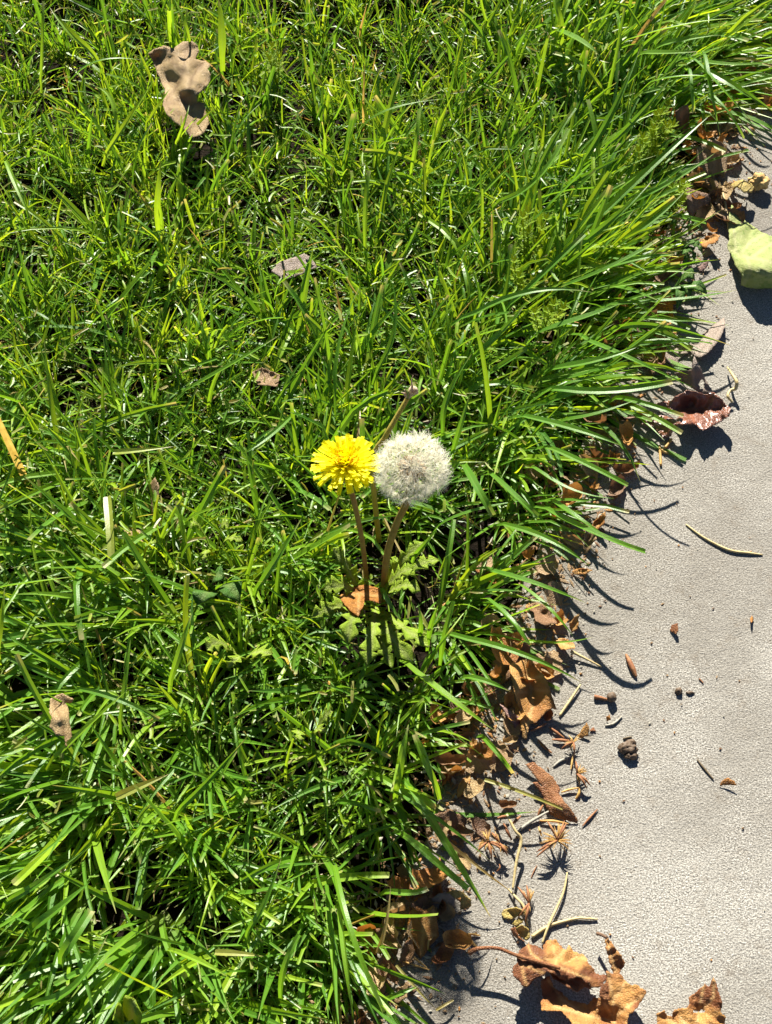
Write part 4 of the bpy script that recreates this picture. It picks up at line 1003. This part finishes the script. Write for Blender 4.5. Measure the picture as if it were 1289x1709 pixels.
NEED = [
    (cF((690, 1182, 4), (800, 1190, 5), (930, 1205, 3)), 'rust needle pointing at the yellow and orange chip', 1.5),
    (cF((660, 1040, 4), (740, 1100, 4), (830, 1165, 3)), 'rust needle slanting in the shadow band under the orange leaf', 1.2),
    (cF((450, 1085, 4), (540, 1045, 5), (625, 1000, 4)), 'pink needle at the lower rim of the orange folded leaf', 1.2),
    (cF((530, 1180, 3), (600, 1260, 4), (690, 1338, 2)), 'brown needle below the tip of the orange folded leaf', 1.3),
    (cG((1212, 680, 2), (1130, 770, 2.5), (1058, 852, 2)), 'lone brown needle right of the long reddish leaf tip', 1.0),
    (cG((185, 772, 8), (240, 755, 8), (302, 745, 7)), 'short orange needle at the fringe above the grey straw', 1.3),
    (cG((340, 830, 5), (380, 790, 6), (425, 748, 5)), 'pinkish needle touching the kinked straw', 1.4),
    (cG((250, 820, 6), (290, 910, 6), (335, 995, 4)), 'rust needle standing left of the kinked straw', 1.4),
    (cG((655, 635, 5), (625, 690, 4), (600, 745, 2)), 'stubby rust needle below the middle of the long reddish leaf', 1.3),
    (cG((608, 858, 7), (622, 900, 8), (640, 955, 8)), 'rust needle entering the big golden tuft', 1.1),
    (cG((620, 795, 4), (760, 800, 5), (915, 828, 3)), 'golden brown needle between the reddish leaf and the golden tuft', 1.2),
    (cG((840, 505, 3), (920, 478, 4), (1020, 458, 5)), 'mauve needle reaching the small golden tuft', 1.1),
    (cG((1030, 455, 5), (1020, 520, 4), (985, 575, 1.5)), 'tapered brown needle hanging below the small golden tuft', 1.2),
    (cG((962, 120, 3), (950, 200, 4), (938, 275, 4)), 'upright rust needle joining two golden tufts', .9),
    (cV((205, 130, 3), (212, 175, 3), (178, 212, 1.5)), 'hooked red needle on bare concrete left of the kinked straw', .7),
    (cV((592, 150, 1), (560, 210, 1.4), (530, 280, 1)), 'thin dark needle above the rust tuft', .5),
    (cH((1165, 640, 4), (1225, 740, 4), (1289, 800, 4)), 'golden needle touching the end of the maple leaf stalk', 1.2),
    (cH((1165, 635, 4), (1230, 640, 3), (1300, 655, 1.5)), 'short pale needle beside the golden needle', 1.0),
    (cH((480, 800, 8), (600, 900, 6), (735, 1005, 2)), 'pale brown needle crossing below the brown leaf', .9),
    (cH((470, 930, 6), (600, 975, 4), (760, 1025, 1.5)), 'lower pale needle crossing below the brown leaf', .8),
]
for px, lab, r in NEED:
    stick('dry_needle', lab, 'needle', px, [r * .35, r * .8, r * .3], 'sliver' if 'golden' not in lab and 'pale' not in lab else 'tuft')

def tuft(px, z, dirs, n, length, label, seed, spread=.45, wings=3):
    """a sycamore seed tuft: flat brown scales and fine golden hairs from one point"""
    rr = random.Random(seed)
    c = G(*px, z / 1000)
    t = empty('seed_tuft', c)
    tag(t, label, 'seed tuft')
    V, F = [], []
    for k in range(int(n * 1.8)):
        a = math.radians(rr.choice(dirs)) + rr.gauss(0, spread * .7)
        e = rr.uniform(-.15, .65)
        L = length / 1000 * rr.uniform(.3, 1.0) * .66
        d = np.array([math.cos(a) * math.cos(e), math.sin(a) * math.cos(e), math.sin(e)])
        mid, end = d * L * .55, d * L + np.array([0, 0, -L * .22])
        v, f = tube_mesh('h', [np.zeros(3), mid, end], [.00028, .00022, .00008], 4, 2)
        v[:, 2] = np.maximum(v[:, 2], -c[2] + .0003)
        F.append(f + sum(len(x) for x in V)); V.append(v)
    kind(link('hairs', mesh('tuft_hairs', np.concatenate(V), np.concatenate(F)), M['tuft'], t), 'stuff')
    for k in range(wings):
        a = math.radians(rr.choice(dirs)) + rr.gauss(0, spread)
        L = length / 1000 * rr.uniform(.6, .95)
        d, s = np.array([math.cos(a), math.sin(a), 0]), np.array([-math.sin(a), math.cos(a), 0])
        v, f = tube_mesh('w', [np.array([0, 0, .0006]), d * L * .5 + np.array([0, 0, .002]), d * L + np.array([0, 0, -.0005])], [.0004, .0008, .0002], 5, 3)
        v[:, 2] = np.maximum(v[:, 2], -c[2] + .0003)
        link('scale', mesh('tuft_scale', v, f), M['sliver'], t)
tuft(cG((1000, 320))[0], 4, [60, 20, -60, -75], 26, 10, 'small golden tuft, right of the long reddish leaf', 1, .3)
tuft(cG((800, 1000))[0], 7, [190, 160, 80, 50, 215, -20], 60, 15, 'big golden tuft casting its own shadow below the reddish leaf tip', 2, .4, 5)
tuft(cG((90, 1010))[0], 6, [200, 250, 290, 100, 330], 46, 11, 'golden tuft against the grass fringe, left of the rust needle', 3, .4, 4)
tuft(cV((510, 540))[0], 4, [70, 110, 90, 250], 30, 12, 'rust tuft pointing up the path above the tall straight straw', 4, .25, 4)
tuft(cF((930, 1215))[0], 4, [45, 190, 250, 110], 24, 8, 'little golden tuft under the yellow and orange chip', 5, .3, 2)
tuft(cG((210, 1030))[0], 6, [290, 310, 120], 24, 11, 'slim golden tuft right of the fringe tuft', 6, .25, 2)
tuft((722, 1310), 10, [30, 200, 300, 100], 30, 9, 'shaded golden tuft under blades at the grass fringe', 7, .6, 2)

# --- litter along the edge: scraps as things, crumbs as stuff
def scrap_mesh(i):
    rr = random.Random(100 + i)
    n, m = 7, 4
    L, wd = rr.uniform(.008, .014), rr.uniform(.003, .006)
    v = []
    for a in range(n):
        s = a / (n - 1)
        hw = wd * (math.sin(math.pi * (0.12 + 0.80 * s)) ** .7) * rr.uniform(.75, 1.1)
        for b in range(m):
            u = b / (m - 1) * 2 - 1
            x = (s - .5) * L
            y = u * hw + .002 * math.sin(s * 3 + i)
            z = .0012 + (.0035 * rr.uniform(.6, 1)) * u * u * (1 if i % 2 else .4) + .004 * (s - .5) ** 2 * 4 * (1 if i % 3 else -.2) + rr.uniform(0, .0006)
            v.append((x, y, z))
    v = np.array(v)
    v[:, 2] -= v[:, 2].min() - .0003
    idx = np.arange(n * m).reshape(n, m)
    f = np.stack([idx[:-1, :-1], idx[1:, :-1], idx[1:, 1:], idx[:-1, 1:]], -1).reshape(-1, 4)
    return mesh('leaf_scrap', v, f, attrs={'vein': np.zeros(len(v))})
def litter():
    protos = []
    mats = ['tan', 'gold', 'rust', 'paletan', 'orange', 'brown', 'tan', 'gold', 'bark', 'paletan']
    for i, mt in enumerate(mats):
        me = scrap_mesh(i)
        me.materials.append(M[mt])
        protos.append(me)
    Ld = np.linalg.norm((E1 - E0)[:2])
    WORD = {'tan': 'tan', 'brown': 'brown', 'rust': 'rusty', 'paletan': 'pale cream', 'orange': 'orange', 'gold': 'golden', 'bark': 'dark', 'mauve': 'pinkish'}
    MARKS = [((1145, 200), 'the upright brown strip'), ((1190, 270), 'the wide tan curled leaf'), ((1165, 350), 'the ribbed brown leaf'), ((1235, 430), 'the yellow-green leaf'),
             ((1180, 555), 'the grey-brown striped leaf'), ((1150, 690), 'the glossy red-brown leaf'), ((885, 1160), 'the orange folded leaf'), ((920, 1320), 'the long reddish leaf'),
             ((932, 1405), 'the big golden tuft'), ((815, 1405), 'the fringe tuft'), ((705, 1560), 'the round shadow'), ((875, 1535), 'the yellow curls'), ((920, 1610), 'the crumpled maple leaf')]
    MP = [(G(x, y)[:2], w) for (x, y), w in MARKS]
    k = 0
    while k < 210:
        s = rnd.uniform(-.12, Ld + .12)
        d = rnd.gauss(.005, .015)
        p = E0[:2] + ed * s + en * d
        if d > .045 or d < -.028:
            continue
        pi = rnd.randrange(len(protos))
        o = bpy.data.objects.new('leaf_scrap', protos[pi])
        COL.objects.link(o)
        base = 0.0006 if d > 0.002 else SOIL + rnd.uniform(.002, .014)
        o.location = (p[0], p[1], base + abs(rnd.gauss(0, .004)) * (d < .012))
        o.rotation_euler = (rnd.gauss(0, .45 if d < .015 else .08), rnd.gauss(0, .45 if d < .015 else .08), rnd.uniform(0, 6.3))
        q = rnd.uniform(.6, 1.5)
        o.scale = (q, q * rnd.uniform(.7, 1.2), q)
        mk, mw = min(MP, key=lambda q_: np.linalg.norm(q_[0] - p))
        v_ = p - mk
        side = ('right of' if v_[0] > 0 else 'left of') if abs(v_[0]) > abs(v_[1]) else ('above' if v_[1] > 0 else 'below')
        far = 'close ' if np.linalg.norm(v_) < .05 else ''
        size = 'tiny' if q < .8 else ('small' if q < 1.1 else 'longish')
        tag(o, f'{size} {WORD[mats[pi]]} scrap in the litter, {far}{side} {mw}', 'leaf', 'leaf scraps along the lawn edge')
        k += 1
    # crumbs
    o = 0
    for mt, n, sg in (('brown', 1300, .017), ('tan', 2400, .016), ('gold', 1100, .016), ('greystraw', 900, .022)):
        V, F = [], []
        for j in range(n):
            s, d = rnd.uniform(-.2, Ld + .2), rnd.gauss(.004, sg)
            if rnd.random() < .04:
                d = abs(rnd.gauss(0, .12))
            p = E0[:2] + ed * s + en * d
            z = .0004 if d > 0 else SOIL + rnd.uniform(.003, .013)
            L, wd, a = rnd.uniform(.0008, .0035), rnd.uniform(.0004, .0011), rnd.uniform(0, 6.3)
            if d > .03:
                L, wd = L * .4, wd * .7
            c, sn = math.cos(a), math.sin(a)
            tl = rnd.gauss(0, .4) if d < 0 else 0
            up = rnd.uniform(.0002, .0009)
            for u, w_, zz in ((-1, 0, 0), (0, -1, up * .3), (1, 0, 0), (0, 1, up * .3), (0, 0, up + .0002)):
                x, y = u * L, w_ * wd
                V.append((p[0] + x * c - y * sn, p[1] + x * sn + y * c, z + zz + max(0, u * tl * L)))
            b = len(V) - 5
            F += [(b, b + 1, b + 4), (b + 1, b + 2, b + 4), (b + 2, b + 3, b + 4), (b + 3, b, b + 4)]
        kind(link('leaf_litter', mesh('leaf_litter', V, F, smooth=False, attrs={'vein': np.zeros(len(V))}), M[mt]), 'stuff')
litter()

# ------------------------------------------------------------------ dandelions
def lathe(name, prof, mat, parent, loc, axis=(0, 0, 1), sides=18):
    an = np.linspace(0, 2 * math.pi, sides, endpoint=False)
    v = np.array([[(r * math.cos(a), r * math.sin(a), z) for a in an] for r, z in prof])
    n = len(prof)
    idx = np.arange(n * sides).reshape(n, sides)
    nx = np.roll(idx, -1, 1)
    f = np.stack([idx[:-1], nx[:-1], nx[1:], idx[1:]], -1).reshape(-1, 4)
    q = Vector((0, 0, 1)).rotation_difference(Vector(axis))
    o = link(name, mesh(name, v.reshape(-1, 3), f), M[mat], parent, loc)
    o.rotation_euler = q.to_euler()
    return o

def floret_mesh(L, w, bend):
    n = 7
    v, f = [], []
    for i in range(n):
        s = i / (n - 1)
        hw = w * (.35 + .65 * min(1, s / .45)) * .5
        zz = bend * L * s * s
        for u in (-1, -.5, 0, .5, 1):
            v.append((s * L, u * hw, zz - .18 * hw * (1 - u * u)))
    for i in range(n - 1):
        for j in range(4):
            a = i * 5 + j
            f.append((a, a + 1, a + 6, a + 5))
    # the five small teeth at the tip
    for j in range(4):
        a = (n - 1) * 5 + j
        v0, v1 = v[a], v[a + 1]
        k = len(v)
        v.append((L * 1.05, v0[1] * .75 + v1[1] * .25, v0[2] + bend * L * .1))
        v.append((L * 1.05, v0[1] * .25 + v1[1] * .75, v0[2] + bend * L * .1))
        f.append((a, a + 1, k + 1, k))
    me = mesh('floret', v, f)
    me.materials.append(M['petal'])
    return me

def local(o, parent, w):
    o.parent = parent
    o.location = Vector(w) - parent.location

def stem_part(parent, pts, rads, mat, hairs=0, seed=0):
    V, F = tube_mesh('stem', pts, rads, 10, 8)
    if hairs:
        rr = random.Random(seed)
        Vs, Fs = [V], [F]
        for k in range(hairs):
            i = rr.randrange(len(V) - 2)
            p = V[i]
            ax = np.array(pts[0]) + (np.array(pts[-1]) - np.array(pts[0])) * .5
            d = np.array([rr.uniform(-1, 1), rr.uniform(-1, 1), rr.uniform(-.2, .4)])
            d /= np.linalg.norm(d)
            e = p + d * rr.uniform(.0008, .002)
            s = np.array([0, 0, 1]) * .00012
            b = sum(len(x) for x in Vs)
            Vs.append(np.array([p - s, p + s, e + s * .3, e - s * .3]))
            Fs.append(np.array([[b, b + 1, b + 2, b + 3]]))
        V, F = np.concatenate(Vs), np.concatenate(Fs)
    o = link('stem', mesh('stem', V - np.array(parent.location), F), M[mat], parent)
    return o

def yellow_dandelion():
    root = G(612, 992, SOIL)
    head = above(577, 775, root[1] + .004)
    top = above(584, 812, root[1] + .002)
    t = empty('dandelion', root)
    tag(t, 'yellow dandelion in full bloom on a thin brownish stalk', 'flower')
    m1, m2 = above(605, 905, root[1] - .001), above(594, 850, root[1])
    stem_part(t, [root, above(611, 960, root[1]), m1, m2, top, head - np.array([0, 0, .004])], [.0016, .0015, .0014, .0014, .0015, .0022], 'stem', 160, 1)
    ax = Vector((-.05, .04, 1)).normalized()
    hd = lathe('flower_head', [(.0005, -.010), (.0030, -.0085), (.0042, -.005), (.0045, -.001), (.0040, .0008), (.002, .0016), (.0003, .0018)], 'bract', t, Vector(head) - t.location, ax)
    rr = random.Random(3)
    nf = 200
    protos = [[floret_mesh(L, w, b) for b in (.10, .03, -.05, .16)] for L, w in ((.0134, .0021), (.0130, .0021), (.0117, .0020), (.0100, .0019), (.0086, .0019), (.0072, .0017), (.0060, .0016), (.0052, .0015))]
    for k in range(nf):
        u = (k + .5) / nf                                 # 0 outer, 1 centre
        a = k * 2.399963 + rr.gauss(0, .08)
        el = math.radians(-12 + 92 * u ** 1.35 + rr.gauss(0, 4.5))
        o = bpy.data.objects.new('floret', rr.choice(protos[min(7, int(u * 8))]))
        COL.objects.link(o)
        o.parent = hd
        o.rotation_mode = 'QUATERNION'
        mt = Matrix.Rotation(a, 4, 'Z') @ Matrix.Rotation(-el, 4, 'Y') @ Matrix.Rotation(rr.gauss(0, .2), 4, 'X')
        o.rotation_quaternion = mt.to_quaternion()
        r0 = .0038 * math.sqrt(1 - u)
        o.location = (r0 * math.cos(a), r0 * math.sin(a), .0004 + u * .0022)
    V, F = [], []
    for k in range(90):                                   # curled stigmas in the middle
        a, r = rr.uniform(0, 6.3), .0058 * math.sqrt(rr.random())
        lean = r / .0058 * .9
        b = np.array([r * .5 * math.cos(a), r * .5 * math.sin(a), .001])
        d = np.array([math.cos(a) * lean, math.sin(a) * lean, 1]); d /= np.linalg.norm(d)
        L = rr.uniform(.0045, .0072)
        c = np.array([rr.gauss(0, 1), rr.gauss(0, 1), 0]) * .0009
        v, f = tube_mesh('s', [b, b + d * L * .7, b + d * L + c, b + d * L * .93 + c * 2.2], [.00022, .00024, .0002, .00012], 4, 2)
        F.append(f + sum(len(x) for x in V)); V.append(v)
    kind(link('stamens', mesh('stamens', np.concatenate(V), np.concatenate(F)), M['stamen'], hd), 'stuff')
    for k in range(14):                                   # reflexed green bracts below
        a = 2 * math.pi * k / 14 + rr.uniform(-.1, .1)
        v, f = tube_mesh('b', [np.array([0, 0, 0]), np.array([.004, 0, -.001]), np.array([.008, 0, -.005 - rr.random() * .002])], [.0009, .0011, .0003], 4, 2)
        v[:, 2] *= .8
        o = link('bract', mesh('bract', v, f), M['bract'], hd)
        o.rotation_euler = (0, 0, a)
        o.location = (.0045 * math.cos(a), .0045 * math.sin(a), -.002)

def seed_mesh():
    V, F = [], []
    def add(v, f):
        F.append(f + sum(len(x) for x in V)); V.append(v)
    add(*tube_mesh('a', [np.array([0, 0, .0030]), np.array([0, 0, .0050]), np.array([0, 0, .0068]), np.array([0, 0, .0078])], [.00035, .0008, .00075, .00015], 5, 2))
    na = len(F[0])
    add(*tube_mesh('b', [np.array([0, 0, .0077]), np.array([.0002, 0, .0148])], [.00011, .00009], 3 + 1, 2))
    rr = random.Random(9)
    for k in range(46):
        a = 2 * math.pi * k / 46 + rr.uniform(-.08, .08)
        rad = .0060 * rr.uniform(.75, 1.1)
        rise = .0042 * rr.uniform(.7, 1.4)
        d = np.array([math.cos(a), math.sin(a), 0])
        p0, p1, p2 = np.array([0, 0, .0147]), np.array([0, 0, .0147]) + d * rad * .5 + np.array([0, 0, rise * .62]), np.array([0, 0, .0147]) + d * rad + np.array([0, 0, rise])
        add(*tube_mesh('h', [p0, p1, p2], [.000045, .00004, .00003], 4, 1))
    me = mesh('seed', np.concatenate(V), np.concatenate(F))
    me.materials.append(M['achene'])
    me.materials.append(M['hair'])
    mi = np.ones(len(me.polygons), np.int32)
    mi[:na] = 0
    me.polygons.foreach_set('material_index', mi)
    return me

def seed_head():
    root = ROOT_PUFF
    t = empty('dandelion_clock', root)
    tag(t, 'round white dandelion seed head on a bent reddish stalk, right of the bloom', 'flower')
    y = root[1]
    stem_part(t, [root, above(642, 965, y), above(649, 915, y - .001), above(664, 870, y - .001), above(679, 838, y - .002), PUFF - np.array([-.0005, 0, .004])], [.0021, .0020, .0019, .0018, .0019, .0024], 'stem', 170, 2)
    ax = Vector((.10, -.10, 1)).normalized()
    hd = lathe('receptacle', [(.0006, -.0042), (.0034, -.0036), (.0042, -.0012), (.0040, .0012), (.0028, .0032), (.0010, .0040), (.0002, .0042)], 'receptacle', t, Vector(PUFF) - t.location, ax)
    me = seed_mesh()
    rr = random.Random(5)
    n = 108
    for k in range(n):
        z = 1 - 1.93 * (k + .5) / n
        if z < -.86:
            continue
        a = k * 2.399963
        d = Vector((math.sqrt(1 - z * z) * math.cos(a), math.sqrt(1 - z * z) * math.sin(a), z))
        d = (d + Vector((rr.gauss(0, .05), rr.gauss(0, .05), rr.gauss(0, .05)))).normalized()
        o = bpy.data.objects.new('seed', me)
        COL.objects.link(o)
        o.parent = hd
        o.rotation_mode = 'QUATERNION'
        o.rotation_quaternion = d.to_track_quat('Z', 'Y') @ Matrix.Rotation(rr.uniform(0, 6.3), 3, 'Z').to_quaternion()
        q = rr.uniform(.76, .99)
        o.scale = (q, q, q)
    for k in range(12):
        a = 2 * math.pi * k / 12 + rr.uniform(-.15, .15)
        L = rr.uniform(.011, .015)
        v, f = tube_mesh('b', [np.array([0, 0, 0]), np.array([.004, 0, -.003]), np.array([.006, 0, -L])], [.0010, .0012, .0004], 6, 3)
        o = link('bract', mesh('bract', v, f), M['bract'], hd)
        o.rotation_euler = (0, 0, a)
        o.location = (.003 * math.cos(a), .003 * math.sin(a), -.0034)

def spent_stalk():
    root = above(632, 800, ROOT_PUFF[1] + .035)
    root = np.array([root[0], root[1], SOIL + .01])
    y = ROOT_PUFF[1] + .035
    t = empty('spent_dandelion', root)
    tag(t, 'leaning olive stalk with a withered whitish tip, behind the seed head', 'flower')
    tip = above(681, 664, y + .018)
    stem_part(t, [root, above(622, 775, y), above(643, 730, y + .004), above(660, 700, y + .010), tip], [.0016, .0015, .0015, .0014, .0012], 'stemgreen', 30, 3)
    rr = random.Random(8)
    for k in range(6):
        a = rr.uniform(-.6, .9)
        e = tip + np.array([math.sin(a) * .006, .0, .004 + rr.random() * .004])
        v, f = tube_mesh('r', [tip, (tip + e) / 2 + np.array([.0006 * rr.gauss(0, 1), 0, 0]), e], [.0010, .0008, .0002], 5, 2)
        link('withered_bract', mesh('withered_bract', v - root, f), M['spent'] if k % 3 else M['bract'], t)
    w = above(690, 650, y + .020)
    v, f = tube_mesh('w', [tip, w, above(696, 658, y + .018)], [.0008, .0024, .0009], 7, 4)
    link('seed_fluff', mesh('seed_fluff', v - root, f), M['spent'], t)
    v, f = tube_mesh('w', [w, above(687, 637, y + .022), above(690, 626, y + .024)], [.0008, .0004, .0001], 5, 3)
    link('withered_bract', mesh('withered_bract', v - root, f), M['spent'], t)

def toothed_leaf(root, end, arch, wd, teeth, seed, lobed=True):
    """a leaf blade from root to end (world), arched, with backward teeth; returns vertices, faces, vein"""
    rr = random.Random(seed)
    root, end = np.array(root), np.array(end)
    n = 40
    d = end - root
    L = np.linalg.norm(d)
    h = d.copy(); h[2] = 0; h /= np.linalg.norm(h)
    sd = np.array([-h[1], h[0], 0])
    roll = rr.uniform(-.5, .5)
    v, ve = [], []
    bow = rr.uniform(-.12, .12) * L
    for i in range(n):
        s = i / (n - 1)
        c = root + d * s + np.array([0, 0, arch * 4 * s * (1 - s)]) + sd * bow * 4 * s * (1 - s)
        env = math.sin(math.pi * min(1, .06 + .60 * s ** .8)) * (1 - max(0, (s - .72) / .28) ** 2 * .98)
        ph = (s * teeth) % 1
        hw = wd * .5 * env
        if lobed:
            hw *= (.26 + .74 * ph ** 1.4) if s < .85 else 1
        hw = max(hw, .0006)
        for j, u in enumerate((-1, -.5, 0, .5, 1)):
            jit = .12 * noise.noise(Vector((s * 9 + seed, u * 2, 0)))
            up = abs(u) * hw * .25 + .0012 * noise.noise(Vector((s * 7, u * 1.5, seed)))
            v.append(c + sd * u * hw * (1 + jit) * math.cos(roll * (1 if u > 0 else -1) * .4) + np.array([0, 0, up + u * hw * math.sin(roll)]))
            ve.append(1.0 if u == 0 else 0.0)
    idx = np.arange(n * 5).reshape(n, 5)
    f = np.stack([idx[:-1, :-1], idx[1:, :-1], idx[1:, 1:], idx[:-1, 1:]], -1).reshape(-1, 4)
    return np.array(v), f, np.array(ve)

def rosette():
    base = G(626, 1012, SOIL + .004)
    t = empty('dandelion_rosette', base)
    tag(t, 'flat rosette of toothed pale green leaves round the feet of both stalks', 'plant')
    ends = [(733, 935, 3.2, .012, 24), (708, 905, 3.4, .010, 22), (690, 1108, 2.6, .012, 26), (716, 1080, 2.8, .008, 24), (612, 1112, 2.4, .014, 30), (580, 1075, 2.6, .016, 30), (540, 985, 3.0, .012, 24),
            (556, 915, 3.2, .010, 24), (575, 930, 3.4, .008, 20), (662, 930, 2.0, .010, 20), (655, 1115, 2.2, .010, 24), (702, 985, 2.4, .012, 26), (520, 1030, 2.4, .010, 24), (690, 950, 3.6, .012, 26)]
    for i, (x, y, z, arch, wpx) in enumerate(ends):
        v, f, ve = toothed_leaf(base, G(x, y, z / 100 - .002), arch, wpx * PXM * 1.45, 5 + i % 3, 60 + i)
        o = link('leaf', mesh('rosette_leaf', v - base, f, attrs={'vein': ve}), M['dandelion'], t)
        sd = o.modifiers.new('thickness', 'SOLIDIFY'); sd.thickness = .0003

yellow_dandelion()
seed_head()
spent_stalk()
rosette()

# ------------------------------------------------------------------ weeds in the lawn
def broad_weed(px, z, leaves, label, mat='weed', lobed=False, seed=0):
    base = G(*px, z)
    base[2] = SOIL + .004
    t = empty('weed', base)
    tag(t, label, 'weed')
    for i, (x, y, zz, wpx) in enumerate(leaves):
        e = G(x, y, zz / 100)
        v, f, ve = toothed_leaf(base, e, .014, wpx * PXM, 4, seed + i, lobed)
        o = link('leaf', mesh('weed_leaf', v - base, f, attrs={'vein': ve}), M[mat], t)
        sd = o.modifiers.new('thickness', 'SOLIDIFY'); sd.thickness = .0003
broad_weed((405, 1085), .01, [(455, 1092, 3.2, 40), (345, 1085, 3.4, 34), (425, 1055, 3, 26), (380, 1115, 2.6, 24)], 'low broad-leaved weed with bright leaves, left of the dandelions', 'dandelion', True, seed=200)
broad_weed((520, 1215), .01, [(556, 1186, 3.4, 34), (505, 1240, 3.0, 22), (545, 1222, 2.8, 22), (495, 1195, 3, 20)], 'small pale weed in the lawn below the dandelions', 'dandelion', True, 220)
broad_weed((355, 910), .01, [(318, 882, 3.4, 26), (382, 880, 3.6, 30), (405, 905, 3.0, 22), (340, 940, 2.6, 20)], 'weed with rounded leaves left of the yellow bloom, above the bright weed', 'dandelion', True, seed=240)
broad_weed((345, 985), .005, [(400, 1005, 2.0, 40), (330, 1010, 2.2, 36), (375, 965, 2.4, 30)], 'dark shaded weed with broad leaves in a hollow of the lawn', 'weed', seed=260)
broad_weed((235, 925), .01, [(215, 900, 3.2, 26), (262, 905, 3.0, 22), (225, 955, 2.6, 20)], 'pale weed among straw in the left lawn clearing', 'dandelion', True, seed=280)
broad_weed((1125, 390), .006, [(1172, 384, 2.2, 12), (1150, 374, 2.6, 12), (1120, 375, 2.4, 10)], 'weed with a wavy leaf below the ribbed brown leaf', 'weed', True, 300)
broad_weed((1120, 425), .004, [(1172, 422, 1.8, 20), (1168, 408, 1.8, 14), (1145, 440, 1.4, 18), (1160, 436, 1.5, 16)], 'dark green weed with toothed leaves beside the yellow-green leaf', 'weed', True, 320)
broad_weed((1120, 480), .004, [(1180, 490, 1.4, 24), (1160, 468, 1.6, 22), (1150, 500, 1.4, 22), (1130, 515, 1.6, 18)], 'dark weed with smooth round leaf at the path edge', 'weed', False, 340)
broad_weed((210, 1720), .01, [(226, 1668, 4, 34), (190, 1700, 4, 24)], 'weed with one upright pointed leaf at the bottom of the photo', 'dandelion', False, 360)
broad_weed((640, 1160), .01, [(600, 1150, 2.6, 20), (665, 1135, 2.6, 18), (655, 1190, 2.6, 18)], 'small weed hidden under the rosette, below its feet', 'weed', True, 380)

def bedstraw(px, label, seed, h=.03, n=5):
    rr = random.Random(seed)
    b = G(*px, .02)
    b[2] = SOIL + .008
    t = empty('bedstraw', b)
    tag(t, label, 'weed')
    for sidx in range(n):
        a = rr.uniform(0, 6.3)
        r = rr.uniform(.002, .014)
        hh = h * rr.uniform(.7, 1.2)
        top = np.array([r * math.cos(a), r * math.sin(a), hh])
        v, f = tube_mesh('st', [np.zeros(3), top * .55 + np.array([0, 0, .004]), top], [.0006, .0005, .0003], 5, 3)
        st = link('stem', mesh('stem', v, f), M['bedstraw'], t)
        V, F, o = [], [], 0
        for lv in range(4):
            c = top * (.45 + .55 * lv / 3)
            for k in range(7):
                an = 2 * math.pi * k / 7 + lv * .4
                L = rr.uniform(.0045, .0075) * (1 - .1 * lv)
                d = np.array([math.cos(an), math.sin(an), .35 + .2 * lv]); s = np.array([-math.sin(an), math.cos(an), 0]) * .0009
                m = c + d * L * .5
                V += [c, m - s, c + d * L, m + s]
                F.append((o, o + 1, o + 2, o + 3)); o += 4
        lf = link('whorls', mesh('whorls', V, F, attrs={'vein': np.zeros(len(V))}), M['bedstraw'], st)
        kind(lf, 'stuff')
bedstraw((1092, 215), 'bright bedstraw clump left of the upright brown strip', 1, .034, 7)
bedstraw((1075, 255), 'yellowish bedstraw patch under the long dark blade', 2, .026, 9)
bedstraw((1124, 322), 'small bedstraw sprig beside the ribbed brown leaf', 3, .030, 4)
bedstraw((880, 410), 'bedstraw sprig in the grass right of centre, upper one', 4, .036, 5)
bedstraw((908, 532), 'bedstraw sprig in the grass right of centre, lower one', 5, .036, 4)
bedstraw((868, 470), 'yellow-green bedstraw tangled in blades between two sprigs', 6, .028, 6)
bedstraw((460, 105), 'bedstraw sprig by the tan lobed leaf at the top', 7, .034, 4)
